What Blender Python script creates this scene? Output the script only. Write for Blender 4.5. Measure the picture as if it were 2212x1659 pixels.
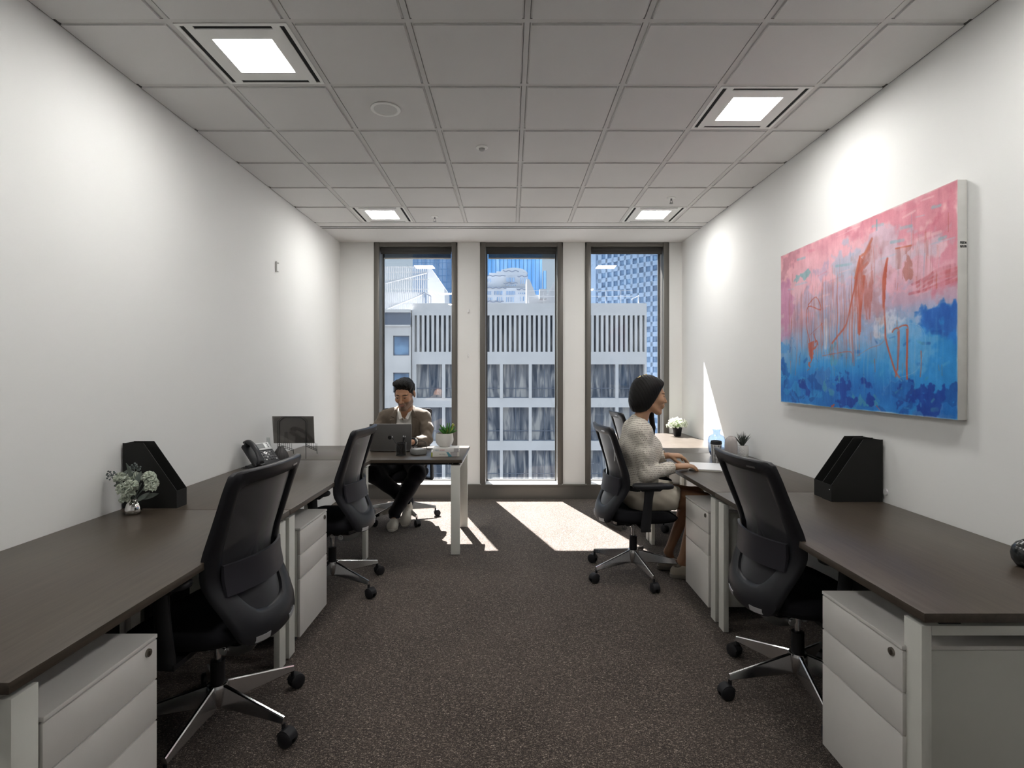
import bpy, bmesh, math, random
import numpy as np
from mathutils import Vector, Matrix

for o in list(bpy.data.objects):
    bpy.data.objects.remove(o, do_unlink=True)
SC = bpy.context.scene
COL = SC.collection
R = math.radians
PI = math.pi

# ------------------------------------------------------------------ camera
cd = bpy.data.cameras.new('camera')
cam = bpy.data.objects.new('camera', cd)
COL.objects.link(cam)
cam.location = (0.0, 0.0, 1.38)
cam.rotation_euler = (R(90), 0, 0)
cd.sensor_width = 36.0
cd.sensor_fit = 'HORIZONTAL'
cd.lens = 1175.0 / 2212.0 * 36.0
cd.shift_x = 4.0 / 2212.0
cd.shift_y = -21.5 / 2212.0
cd.clip_start = 0.02
cd.clip_end = 1500
SC.camera = cam

# ------------------------------------------------------------------ colour management
vs = SC.view_settings
vs.view_transform = 'Standard'
vs.look = 'None'
vs.gamma = 1.0
vs.use_curve_mapping = False
vs.exposure = 0.0

# ------------------------------------------------------------------ sky and sun
SUN_DIR = Vector((0.312, -1.0, -1.37)).normalized()     # direction the sunlight travels
SUN_STRENGTH = 52.0
SKY_STRENGTH = 1.9
LAMP_STRENGTH = 67.0
w = bpy.data.worlds.new('world')
SC.world = w
w.use_nodes = True
nt = w.node_tree
nt.nodes.clear()
wo = nt.nodes.new('ShaderNodeOutputWorld')
bg = nt.nodes.new('ShaderNodeBackground')
tcw = nt.nodes.new('ShaderNodeTexCoord')
sep = nt.nodes.new('ShaderNodeSeparateXYZ')
nt.links.new(tcw.outputs['Generated'], sep.inputs[0])
skr = nt.nodes.new('ShaderNodeValToRGB')            # hazy bright summer sky: pale at the horizon, bright overhead
els = skr.color_ramp.elements
els[0].position = 0.0; els[0].color = (0.24, 0.27, 0.31, 1)
els[1].position = 1.0; els[1].color = (0.86, 0.94, 1.0, 1)
for p_, c_ in ((0.02, (0.27, 0.31, 0.345, 1)), (0.30, (0.24, 0.30, 0.36, 1)), (0.55, (0.62, 0.74, 0.86, 1))):
    q_ = els.new(p_); q_.color = c_
nt.links.new(sep.outputs['Z'], skr.inputs[0])
nt.links.new(skr.outputs[0], bg.inputs[0])
bg.inputs[1].default_value = SKY_STRENGTH
nt.links.new(bg.outputs[0], wo.inputs[0])

sl = bpy.data.lights.new('sun', 'SUN')
sl.energy = SUN_STRENGTH
sl.angle = R(0.5)
sl.color = (1.0, 0.965, 0.93)
so = bpy.data.objects.new('sun', sl)
COL.objects.link(so)
so.rotation_euler = SUN_DIR.to_track_quat('-Z', 'Y').to_euler()
so.location = (-4, 14, 18)
# ------------------------------------------------------------------ helpers
F_PX, VX, VY, CZ = 1175.0, 1102.0, 808.0, 1.38
RNG = random.Random(7)

def wx(px, y): return (px - VX) * y / F_PX          # lateral position of something seen at column px, y metres away
def wz(py, y): return CZ - (py - VY) * y / F_PX     # height of something seen at row py, y metres away

def tag(o, label=None, cat=None, group=None, kind=None):
    if label: o['label'] = label
    if cat: o['category'] = cat
    if group: o['group'] = group
    if kind: o['kind'] = kind
    return o

def empty(name, loc=(0, 0, 0), rz=0.0, label=None, cat=None, group=None, kind=None):
    o = bpy.data.objects.new(name, None)
    COL.objects.link(o)
    o.empty_display_size = 0.05
    o.location = loc
    o.rotation_euler = (0, 0, rz)
    return tag(o, label, cat, group, kind)

def place(name, mesh, parent=None, loc=None, rot=None):
    o = bpy.data.objects.new(name, mesh)
    COL.objects.link(o)
    if parent is not None: o.parent = parent
    if loc is not None: o.location = loc
    if rot is not None: o.rotation_euler = rot
    return o

def copy_tree(o, parent=None):
    c = o.copy()
    COL.objects.link(c)
    c.parent = parent
    for ch in list(o.children):
        copy_tree(ch, c)
    return c

class MB:
    """collects shapes, then links them as one mesh object"""
    def __init__(s):
        s.v = []; s.f = []; s.m = []; s.cur = 0
    def add(s, vs, fs):
        b = len(s.v)
        s.v += [tuple(v) for v in vs]
        for f in fs:
            s.f.append([b + i for i in f]); s.m.append(s.cur)
        return s
    def mat(s, i): s.cur = i; return s
    def box(s, x0, x1, y0, y1, z0, z1):
        v = [(x0,y0,z0),(x1,y0,z0),(x1,y1,z0),(x0,y1,z0),(x0,y0,z1),(x1,y0,z1),(x1,y1,z1),(x0,y1,z1)]
        return s.add(v, [(0,3,2,1),(4,5,6,7),(0,1,5,4),(1,2,6,5),(2,3,7,6),(3,0,4,7)])
    def obox(s, c, size, rot=(0, 0, 0)):
        from mathutils import Euler
        m = Euler(rot).to_matrix(); c = Vector(c)
        x, y, z = size[0]/2, size[1]/2, size[2]/2
        v = [c + m @ Vector(p) for p in [(-x,-y,-z),(x,-y,-z),(x,y,-z),(-x,y,-z),(-x,-y,z),(x,-y,z),(x,y,z),(-x,y,z)]]
        return s.add(v, [(0,3,2,1),(4,5,6,7),(0,1,5,4),(1,2,6,5),(2,3,7,6),(3,0,4,7)])
    def loft(s, rings, cap0=True, cap1=True, closed=False):
        n = len(rings[0]); vs = [p for r in rings for p in r]; fs = []
        k = len(rings)
        for i in range(k if closed else k - 1):
            a = i * n; b = ((i + 1) % k) * n
            for j in range(n):
                j2 = (j + 1) % n
                fs.append((a + j, a + j2, b + j2, b + j))
        if not closed:
            if cap0: fs.append(tuple(reversed(range(n))))
            if cap1: fs.append(tuple((k - 1) * n + j for j in range(n)))
        return s.add(vs, fs)
    def cyl(s, p0, p1, r0, r1=None, n=16, cap=True):
        if r1 is None: r1 = r0
        p0 = Vector(p0); p1 = Vector(p1); d = (p1 - p0).normalized()
        a = Vector((0, 0, 1)) if abs(d.z) < 0.9 else Vector((1, 0, 0))
        u = d.cross(a).normalized(); w_ = d.cross(u)
        rg = []
        for p, r in ((p0, r0), (p1, r1)):
            rg.append([p + u * (r * math.cos(t)) - w_ * (r * math.sin(t)) for t in [2*PI*i/n for i in range(n)]])
        return s.loft(rg, cap, cap)
    def tube(s, pts, r, n=8, cap=True):
        pts = [Vector(p) for p in pts]; rg = []; u = None
        rs = r if isinstance(r, (list, tuple)) else [r] * len(pts)
        for i, p in enumerate(pts):
            d = (pts[min(i+1, len(pts)-1)] - pts[max(i-1, 0)]).normalized()
            if u is None:
                a = Vector((0, 0, 1)) if abs(d.z) < 0.9 else Vector((1, 0, 0))
                u = d.cross(a).normalized()
            else:
                u = (u - d * u.dot(d)).normalized()
            w_ = d.cross(u)
            rg.append([p + u * (rs[i] * math.cos(t)) - w_ * (rs[i] * math.sin(t)) for t in [2*PI*k/n for k in range(n)]])
        return s.loft(rg, cap, cap)
    def lathe(s, prof, c=(0, 0, 0), n=32, cap0=True, cap1=True):
        rg = [[(c[0] + r * math.cos(t), c[1] + r * math.sin(t), c[2] + z) for t in [2*PI*i/n for i in range(n)]] for r, z in prof]
        return s.loft(rg, cap0, cap1)
    def prism(s, poly, axis, a, b):
        """poly in the two other axes, extruded from a to b along axis"""
        def mk(p, t):
            if axis == 'x': return (t, p[0], p[1])
            if axis == 'y': return (p[0], t, p[1])
            return (p[0], p[1], t)
        n = len(poly)
        v = [mk(p, a) for p in poly] + [mk(p, b) for p in poly]
        fs = [tuple(range(n)), tuple(reversed(range(n, 2*n)))] + [(i, i+n, (i+1) % n + n, (i+1) % n) for i in range(n)]
        return s.add(v, fs)
    def ball(s, c, r, n=12, m=8, sc=(1, 1, 1)):
        prof = [(max(1e-4, r * math.sin(PI * i / m)), -r * math.cos(PI * i / m)) for i in range(m + 1)]
        rg = [[(c[0] + sc[0]*q*math.cos(t), c[1] + sc[1]*q*math.sin(t), c[2] + sc[2]*z) for t in [2*PI*i/n for i in range(n)]] for q, z in prof]
        return s.loft(rg, True, True)
    def mesh(s, name, mats, bevel=0.0, smooth=30, seg=2, fixn=True, weld=False):
        me = bpy.data.meshes.new(name)
        me.from_pydata(s.v, [], s.f)
        if not isinstance(mats, (list, tuple)): mats = [mats]
        for m in mats: me.materials.append(m)
        me.polygons.foreach_set('material_index', s.m)
        bm = bmesh.new(); bm.from_mesh(me)
        if weld: bmesh.ops.remove_doubles(bm, verts=bm.verts, dist=1e-5)
        if fixn: bmesh.ops.recalc_face_normals(bm, faces=bm.faces)
        if bevel > 0:
            es = [e for e in bm.edges if len(e.link_faces) == 2 and e.calc_face_angle(0) > R(28)]
            bmesh.ops.bevel(bm, geom=es, offset=bevel, segments=seg, affect='EDGES', profile=0.5, clamp_overlap=True)
        bm.to_mesh(me); bm.free()
        if smooth:
            me.polygons.foreach_set('use_smooth', [True] * len(me.polygons))
            me.set_sharp_from_angle(angle=R(smooth))
        me.update()
        return me
    def build(s, name, mats, parent=None, bevel=0.0, smooth=30, loc=None, rot=None, **k):
        return place(name, s.mesh(name, mats, bevel, smooth, **k), parent, loc, rot)

def struct(o):
    o['kind'] = 'structure'
    return o

# ------------------------------------------------------------------ materials
def new_mat(name):
    m = bpy.data.materials.new(name); m.use_nodes = True
    nt = m.node_tree; b = nt.nodes['Principled BSDF']
    return m, nt, b

def pm(name, col, rough=0.5, metal=0.0, spec=0.5, var=0.0, vscale=20.0, bump=0.0, bscale=200.0, coat=0.0, stretch=None, sheen=0.0):
    """plain procedural material: base colour with slight noise variation and optional fine bump"""
    m, nt, b = new_mat(name)
    b.inputs['Base Color'].default_value = (*col, 1)
    b.inputs['Roughness'].default_value = rough
    b.inputs['Metallic'].default_value = metal
    b.inputs['Specular IOR Level'].default_value = spec
    if coat: b.inputs['Coat Weight'].default_value = coat
    if sheen: b.inputs['Sheen Weight'].default_value = sheen
    tc = nt.nodes.new('ShaderNodeTexCoord')
    mp = nt.nodes.new('ShaderNodeMapping')
    nt.links.new(tc.outputs['Object'], mp.inputs[0])
    if stretch: mp.inputs['Scale'].default_value = stretch
    if var > 0:
        n = nt.nodes.new('ShaderNodeTexNoise'); n.inputs['Scale'].default_value = vscale; n.inputs['Detail'].default_value = 3
        nt.links.new(mp.outputs[0], n.inputs['Vector'])
        r = nt.nodes.new('ShaderNodeValToRGB')
        r.color_ramp.elements[0].position = 0.3; r.color_ramp.elements[1].position = 0.7
        r.color_ramp.elements[0].color = tuple(c * (1 - var) for c in col) + (1,)
        r.color_ramp.elements[1].color = tuple(min(1, c * (1 + var)) for c in col) + (1,)
        nt.links.new(n.outputs['Fac'], r.inputs[0]); nt.links.new(r.outputs[0], b.inputs['Base Color'])
    if bump > 0:
        n2 = nt.nodes.new('ShaderNodeTexNoise'); n2.inputs['Scale'].default_value = bscale; n2.inputs['Detail'].default_value = 2
        nt.links.new(mp.outputs[0], n2.inputs['Vector'])
        bp = nt.nodes.new('ShaderNodeBump'); bp.inputs['Strength'].default_value = bump; bp.inputs['Distance'].default_value = 0.001
        nt.links.new(n2.outputs['Fac'], bp.inputs['Height']); nt.links.new(bp.outputs[0], b.inputs['Normal'])
    return m

def emis(name, col, strength):
    m, nt, b = new_mat(name)
    b.inputs['Base Color'].default_value = (0.8, 0.8, 0.8, 1)
    b.inputs['Emission Color'].default_value = (*col, 1)
    b.inputs['Emission Strength'].default_value = strength
    return m

def sheet_mat(name, col, alpha, rough=0.1, trans_col=(1, 1, 1), gloss=0.06):
    """thin see-through sheet: transparent, tinted, with a weak mirror reflection by Fresnel"""
    m = bpy.data.materials.new(name); m.use_nodes = True
    nt = m.node_tree; nt.nodes.clear()
    out = nt.nodes.new('ShaderNodeOutputMaterial')
    tr = nt.nodes.new('ShaderNodeBsdfTransparent'); tr.inputs[0].default_value = (*trans_col, 1)
    df = nt.nodes.new('ShaderNodeBsdfDiffuse'); df.inputs[0].default_value = (*col, 1)
    mx = nt.nodes.new('ShaderNodeMixShader'); mx.inputs[0].default_value = alpha
    nt.links.new(tr.outputs[0], mx.inputs[1]); nt.links.new(df.outputs[0], mx.inputs[2])
    gl = nt.nodes.new('ShaderNodeBsdfGlossy'); gl.inputs['Roughness'].default_value = rough
    lw = nt.nodes.new('ShaderNodeLayerWeight'); lw.inputs[0].default_value = 0.5
    pw_ = nt.nodes.new('ShaderNodeMath'); pw_.operation = 'POWER'; pw_.inputs[1].default_value = 4.0
    nt.links.new(lw.outputs['Facing'], pw_.inputs[0])
    mul = nt.nodes.new('ShaderNodeMath'); mul.operation = 'MULTIPLY_ADD'; mul.inputs[1].default_value = 1.0 - gloss; mul.inputs[2].default_value = gloss
    nt.links.new(pw_.outputs[0], mul.inputs[0])
    mul.use_clamp = True
    m2 = nt.nodes.new('ShaderNodeMixShader')
    nt.links.new(mul.outputs[0], m2.inputs[0]); nt.links.new(mx.outputs[0], m2.inputs[1]); nt.links.new(gl.outputs[0], m2.inputs[2])
    nt.links.new(m2.outputs[0], out.inputs[0])
    return m

M = {}
M['wall'] = pm('wall_paint', (0.80, 0.80, 0.785), 0.75, spec=0.25, var=0.012, vscale=1.3, bump=0.05, bscale=150)
M['ceil'] = pm('ceiling_tile', (0.68, 0.67, 0.655), 0.9, spec=0.1, var=0.015, vscale=3, bump=0.12, bscale=350)
M['tbar'] = pm('ceiling_grid', (0.62, 0.61, 0.59), 0.6, spec=0.2)
M['white_metal'] = pm('white_powder_coat', (0.66, 0.66, 0.61), 0.45, spec=0.4, var=0.01)
M['drawer'] = pm('warm_white_drawer', (0.66, 0.64, 0.61), 0.42, spec=0.4, var=0.01)
M['bronze'] = pm('dark_bronze_aluminium', (0.14, 0.132, 0.119), 0.42, metal=0.3, spec=0.4)
M['bronze_dark'] = pm('dark_bronze_shadow_profile', (0.07, 0.066, 0.06), 0.4, metal=0.3)
M['black'] = pm('black_plastic', (0.012, 0.012, 0.014), 0.5, spec=0.3)
M['black_matte'] = pm('black_board', (0.013, 0.013, 0.013), 0.7, spec=0.2)
M['charcoal'] = pm('charcoal_plastic', (0.0095, 0.0098, 0.0125), 0.42, spec=0.35, bump=0.06, bscale=900)
M['lumbar'] = pm('grey_lumbar_plastic', (0.021, 0.020, 0.026), 0.45, spec=0.35)
M['seat_fabric'] = pm('black_seat_fabric', (0.012, 0.012, 0.014), 0.95, spec=0.1, bump=0.2, bscale=700)
M['chrome'] = pm('polished_aluminium', (0.62, 0.62, 0.63), 0.16, metal=1.0)
M['chrome_dark'] = pm('worn_steel', (0.30, 0.30, 0.30), 0.3, metal=1.0)
M['silver_label'] = pm('silver_label', (0.55, 0.56, 0.58), 0.35, metal=0.6)
M['mesh'] = sheet_mat('chair_mesh_fabric', (0.030, 0.030, 0.034), 0.94, 0.5, gloss=0.01)
M['glass'] = sheet_mat('window_glass', (0.5, 0.6, 0.7), 0.015, 0.0, trans_col=(0.93, 0.95, 0.97), gloss=0.075)

def wood_mat():
    m, nt, b = new_mat('dark_oak_laminate')
    tc = nt.nodes.new('ShaderNodeTexCoord')
    mp = nt.nodes.new('ShaderNodeMapping'); mp.inputs['Scale'].default_value = (28, 1.6, 28)
    nt.links.new(tc.outputs['Object'], mp.inputs[0])
    n = nt.nodes.new('ShaderNodeTexNoise'); n.inputs['Scale'].default_value = 2.2; n.inputs['Detail'].default_value = 6; n.inputs['Roughness'].default_value = 0.65
    nt.links.new(mp.outputs[0], n.inputs['Vector'])
    r = nt.nodes.new('ShaderNodeValToRGB')
    r.color_ramp.elements[0].position = 0.3; r.color_ramp.elements[1].position = 0.75
    r.color_ramp.elements[0].color = (0.042, 0.032, 0.0235, 1); r.color_ramp.elements[1].color = (0.074, 0.058, 0.043, 1)
    nt.links.new(n.outputs['Fac'], r.inputs[0]); nt.links.new(r.outputs[0], b.inputs['Base Color'])
    b.inputs['Roughness'].default_value = 0.36
    b.inputs['Specular IOR Level'].default_value = 0.42
    bp = nt.nodes.new('ShaderNodeBump'); bp.inputs['Strength'].default_value = 0.06; bp.inputs['Distance'].default_value = 0.001
    nt.links.new(n.outputs['Fac'], bp.inputs['Height']); nt.links.new(bp.outputs[0], b.inputs['Normal'])
    return m
M['wood'] = wood_mat()

def carpet_mat():
    m, nt, b = new_mat('brown_flecked_carpet')
    L = nt.links.new
    tc = nt.nodes.new('ShaderNodeTexCoord')
    # wear and pile direction blotches
    nb = nt.nodes.new('ShaderNodeTexNoise'); nb.inputs['Scale'].default_value = 2.6; nb.inputs['Detail'].default_value = 2.5
    L(tc.outputs['Object'], nb.inputs['Vector'])
    rb = nt.nodes.new('ShaderNodeValToRGB')
    rb.color_ramp.elements[0].position = 0.35; rb.color_ramp.elements[0].color = (0.018, 0.0126, 0.0103, 1)
    rb.color_ramp.elements[1].position = 0.68; rb.color_ramp.elements[1].color = (0.038, 0.0285, 0.0240, 1)
    L(nb.outputs['Fac'], rb.inputs[0])
    # mid tone yarn
    n1 = nt.nodes.new('ShaderNodeTexNoise'); n1.inputs['Scale'].default_value = 150; n1.inputs['Detail'].default_value = 2; n1.inputs['Roughness'].default_value = 0.6
    n1.inputs['Distortion'].default_value = 0.8
    L(tc.outputs['Object'], n1.inputs['Vector'])
    r1 = nt.nodes.new('ShaderNodeValToRGB'); r1.color_ramp.elements[0].position = 0.47; r1.color_ramp.elements[1].position = 0.58
    L(n1.outputs['Fac'], r1.inputs[0])
    mx1 = nt.nodes.new('ShaderNodeMixRGB'); mx1.blend_type = 'MIX'
    f1 = nt.nodes.new('ShaderNodeMath'); f1.operation = 'MULTIPLY'; f1.inputs[1].default_value = 0.75
    L(r1.outputs[0], f1.inputs[0]); L(f1.outputs[0], mx1.inputs[0]); L(rb.outputs[0], mx1.inputs[1]); mx1.inputs[2].default_value = (0.078, 0.059, 0.049, 1)
    # pale flecks, short and curled
    mp = nt.nodes.new('ShaderNodeMapping'); mp.inputs['Rotation'].default_value = (0, 0, R(35)); mp.inputs['Scale'].default_value = (1.0, 1.9, 1.0)
    L(tc.outputs['Object'], mp.inputs[0])
    n2 = nt.nodes.new('ShaderNodeTexNoise'); n2.inputs['Scale'].default_value = 112; n2.inputs['Detail'].default_value = 3.0; n2.inputs['Roughness'].default_value = 0.7
    n2.inputs['Distortion'].default_value = 1.6
    L(mp.outputs[0], n2.inputs['Vector'])
    r2 = nt.nodes.new('ShaderNodeValToRGB'); r2.color_ramp.elements[0].position = 0.56; r2.color_ramp.elements[1].position = 0.65
    L(n2.outputs['Fac'], r2.inputs[0])
    mx2 = nt.nodes.new('ShaderNodeMixRGB'); L(r2.outputs[0], mx2.inputs[0]); L(mx1.outputs[0], mx2.inputs[1]); mx2.inputs[2].default_value = (0.46, 0.385, 0.315, 1)
    L(mx2.outputs[0], b.inputs['Base Color'])
    b.inputs['Roughness'].default_value = 0.95
    b.inputs['Specular IOR Level'].default_value = 0.12
    b.inputs['Sheen Weight'].default_value = 0.15
    bp = nt.nodes.new('ShaderNodeBump'); bp.inputs['Strength'].default_value = 0.5; bp.inputs['Distance'].default_value = 0.003
    L(n1.outputs['Fac'], bp.inputs['Height']); L(bp.outputs[0], b.inputs['Normal'])
    return m
M['carpet'] = carpet_mat()
# ------------------------------------------------------------------ the room
XL, XR = -1.885, 1.905
YB, YF = 6.03, -1.30          # window wall, wall behind the camera
ZC = 2.842
YG = 6.20                     # glass plane
YO = 6.39                     # outer face of the facade piers

struct(MB().box(XL - .1, XR + .1, YF - .1, YB + .02, -0.05, 0.0).build('floor', M['carpet'], smooth=0))
wl = struct(MB().box(XL - .12, XL, YF - .1, YO, 0, ZC + .3).build('wall_left', M['wall'], smooth=0))
wr = struct(MB().box(XR, XR + .12, YF - .1, YO, 0, ZC + .3).build('wall_right', M['wall'], smooth=0))
struct(MB().box(XL - .12, XR + .12, YF - .12, YF, 0, ZC + .3).build('wall_rear', M['wall'], smooth=0))

# window wall: piers between three full-height openings, spandrel below
WIN = [(-1.509, -0.585), (-0.334, 0.585), (0.831, 1.760)]
SILL = 0.165
mb = MB()
xs = [XL - .02] + [v for w_ in WIN for v in w_] + [XR + .02]
for i in range(0, len(xs), 2):
    mb.box(xs[i], xs[i+1], YB, YO, 0, ZC + .45)
mb.box(XL, XR, YB + .004, YG + .02, -.02, SILL - .012)
mb.box(XL, XR, YG - .03, YO - .05, ZC + .02, ZC + .45)
struct(mb.build('wall_front', M['wall'], smooth=0))

# dark bronze kickboard under the windows
mb = MB()
mb.box(XL, XR, YB - .022, YB + .004, 0, SILL - .016).box(XL, XR, YB - .034, YB + .004, SILL - .016, SILL - .004)
for x in (-0.46, 0.71): mb.box(x - .002, x + .002, YB - .0235, YB - .02, 0, SILL - .02)
struct(mb.build('baseboard_front', M['bronze'], smooth=0))

def window(n, x0, x1, blind):
    fr = MB()
    t = .062
    z0, z1 = SILL - .004, ZC
    # stepped jambs and head
    for a, b_, sgn in ((x0, x0 + t, 1), (x1 - t, x1, -1)):
        fr.box(a, b_, YB - .012, YB + .05, z0, z1)
        i0, i1 = (a + .012, b_) if sgn > 0 else (a, b_ - .012)
        fr.box(i0, i1, YB - .022, YB - .012, z0, z1)
        fr.box(a - (.0 if sgn > 0 else .0), b_, YB + .05, YG + .03, z0, z1)
    fr.box(x0, x1, YB - .012, YG + .03, z1 - .05, z1)
    f = struct(fr.build('window_%d' % n, M['bronze'], bevel=.0025))
    g = MB().box(x0 + t, x1 - t, YG + .012, YG + .0121, SILL, ZC - .04)
    gv = [(x0+t, YG+.012, SILL), (x1-t, YG+.012, SILL), (x1-t, YG+.012, ZC-.04), (x0+t, YG+.012, ZC-.04)]
    MB().add(gv, [(0, 1, 2, 3)]).build('window_glass', M['glass'], f, smooth=0)
    sd = MB().box(x0 + t, x0 + t + .012, YG - .01, YG + .03, SILL, ZC - .05).box(x1 - t - .012, x1 - t, YG - .01, YG + .03, SILL, ZC - .05)
    sd.box(x0 + t, x1 - t, YG - .01, YG + .03, SILL, SILL + .014)
    sd.build('glazing_bead', M['bronze_dark'], f, smooth=0)
    MB().box(x0 + .002, x1 - .002, YB - .02, YG - .012, SILL - .012, SILL).build('window_sill', M['sill'], f, bevel=.002)
    # roller blind in the head of the window: a thing of its own
    a, c = x0 + .07, x1 - .07
    which = {1: 'left', 2: 'middle', 3: 'right'}[n]
    e = empty('roller_blind', ((a + c) / 2, YB + .07, ZC - .085), 0,
              'dark roller blind cassette at the head of the %s window%s' % (which, ', rolled right up' if not blind else ', with a pale bottom bar'),
              'blind', 'roller blinds at the window heads')
    hw = (c - a) / 2
    MB().box(-hw, hw, -.045, .03, -.005, .034).box(-hw, hw, -.045, -.038, -.042, .0).build('cassette', M['blind_box'], e, bevel=.002)
    if blind:
        MB().box(-hw + .02, hw - .012, .02, .0215, -.040 - .03, -.0).build('blind_fabric', M['blind_cloth'], e, smooth=0)
        MB().box(-hw + .02, hw - .012, .012, .028, -.040 - .044, -.070).build('bottom_bar', M['bar'], e, bevel=.002)
    # bead chain down the right jamb
    ch = MB(); x = hw + .004 if n != 3 else hw - .006
    ch.tube([(x, -.01, 0.0), (x, -.012, -1.1), (x, -.02, -1.75)], .0028, 5)
    ch.tube([(x, .006, 0.0), (x, .008, -1.1), (x, -.012, -1.75)], .0028, 5)
    ch.build('bead_chain', M['chain'], e)
    return f

M['sill'] = pm('white_sill', (0.80, 0.80, 0.80), 0.4, spec=0.4)
M['blind_box'] = pm('dark_blind_cassette', (0.035, 0.034, 0.033), 0.6)
M['blind_cloth'] = sheet_mat('grey_screen_cloth', (0.05, 0.06, 0.08), 0.72, 0.6, gloss=0.005)
M['bar'] = pm('pale_bar', (0.55, 0.53, 0.5), 0.4)
M['chain'] = pm('bead_chain_grey', (0.5, 0.5, 0.52), 0.35, metal=0.5)
window(1, *WIN[0], True)
window(2, *WIN[1], True)
window(3, *WIN[2], False)

# ceiling: tegular tiles in an exposed grid, plain strip with a slot by the windows
TX0, TW = 0.0705, 0.4955
TY0, TL = 2.2516, 0.4980
Y_STRIP = TY0 + 6 * TL
gx = [TX0 + TW * k for k in range(-4, 5)]
gx = [g for g in gx if XL < g < XR]
cells_x = [XL] + gx + [XR]
gy = [TY0 + TL * k for k in range(-8, 7)]
gy = [g for g in gy if g > YF]
cells_y = [YF] + gy
mbt = MB(); mbg = MB()
hb = .0115
for g in gx: mbg.box(g - hb, g + hb, YF, Y_STRIP, ZC, ZC + .03)
for g in gy: mbg.box(XL, XR, g - hb, g + hb, ZC + .0004, ZC + .03)
LAMPS = []
def lampcell(ix, iy): return (ix, iy) in LAMPCELLS
LAMPCELLS = {(gx.index(gx[0]) + 2, None)}
def cell_index_y(k): return gy.index(min(gy, key=lambda g: abs(g - (TY0 + TL * k)))) + 1
# lamps: (column between lines kx and kx+1, row starting at line ky)
LK = [(-3, 0), (2, 1), (-3, 5), (2, 5), (-3, -3), (2, -2)]
skip = set()
for kx, ky in LK: skip.add((round(TX0 + TW * (kx + .5), 2), round(TY0 + TL * (ky + .5), 2)))
for i in range(len(cells_x) - 1):
    for j in range(len(cells_y) - 1):
        x0, x1, y0, y1 = cells_x[i], cells_x[i+1], cells_y[j], cells_y[j+1]
        if (round((x0 + x1) / 2, 2), round((y0 + y1) / 2, 2)) in skip: continue
        a = .0135; b2 = .021; d = .006
        l, r_ = (a if i > 0 else 0), (a if i < len(cells_x) - 2 else 0)
        bt, tp = (a if j > 0 else 0), a
        o4 = [(x0 + l, y0 + bt), (x1 - r_, y0 + bt), (x1 - r_, y1 - tp), (x0 + l, y1 - tp)]
        e = b2 - a
        i4 = [(x0 + l + e, y0 + bt + e), (x1 - r_ - e, y0 + bt + e), (x1 - r_ - e, y1 - tp - e), (x0 + l + e, y1 - tp - e)]
        rg = [[(p[0], p[1], ZC + .02) for p in o4], [(p[0], p[1], ZC + .003) for p in o4],
              [(p[0], p[1], ZC + .002) for p in i4], [(p[0], p[1], ZC - d) for p in i4]]
        mbt.loft(rg, True, True)
ce = struct(mbt.build('ceiling', M['ceil'], smooth=0))
struct(mbg.build('trim_1', M['tbar'], smooth=0))
mb = MB()
mb.box(XL, XR, Y_STRIP + hb, 5.368, ZC - .004, ZC + .05)
mb.box(XL, XR, 5.397, 5.423, ZC - .004, ZC + .02)
mb.box(XL, XR, 5.452, YG - .02, ZC - .004, ZC + .05)
struct(mb.build('trim_2', M['ceil'], smooth=0))
struct(MB().box(XL, XR, 5.37, 5.45, ZC + .03, ZC + .06).box(XL, XR, 5.368, 5.397, ZC - .002, ZC + .03).box(XL, XR, 5.423, 5.452, ZC - .002, ZC + .03).build('trim_3', M['black_matte'], smooth=0))
struct(MB().box(XL - .12, XR + .12, YF - .12, YG, ZC + .06, ZC + .2).build('trim_5', M['black_matte'], smooth=0))
# shadow-gap angle where the ceiling meets the side walls
mb = MB()
mb.box(XL, XL + .010, YF, YB, ZC - .002, ZC + .002).box(XR - .010, XR, YF, YB, ZC - .002, ZC + .002)
struct(mb.build('trim_4', M['bronze_dark'], smooth=0))

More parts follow.
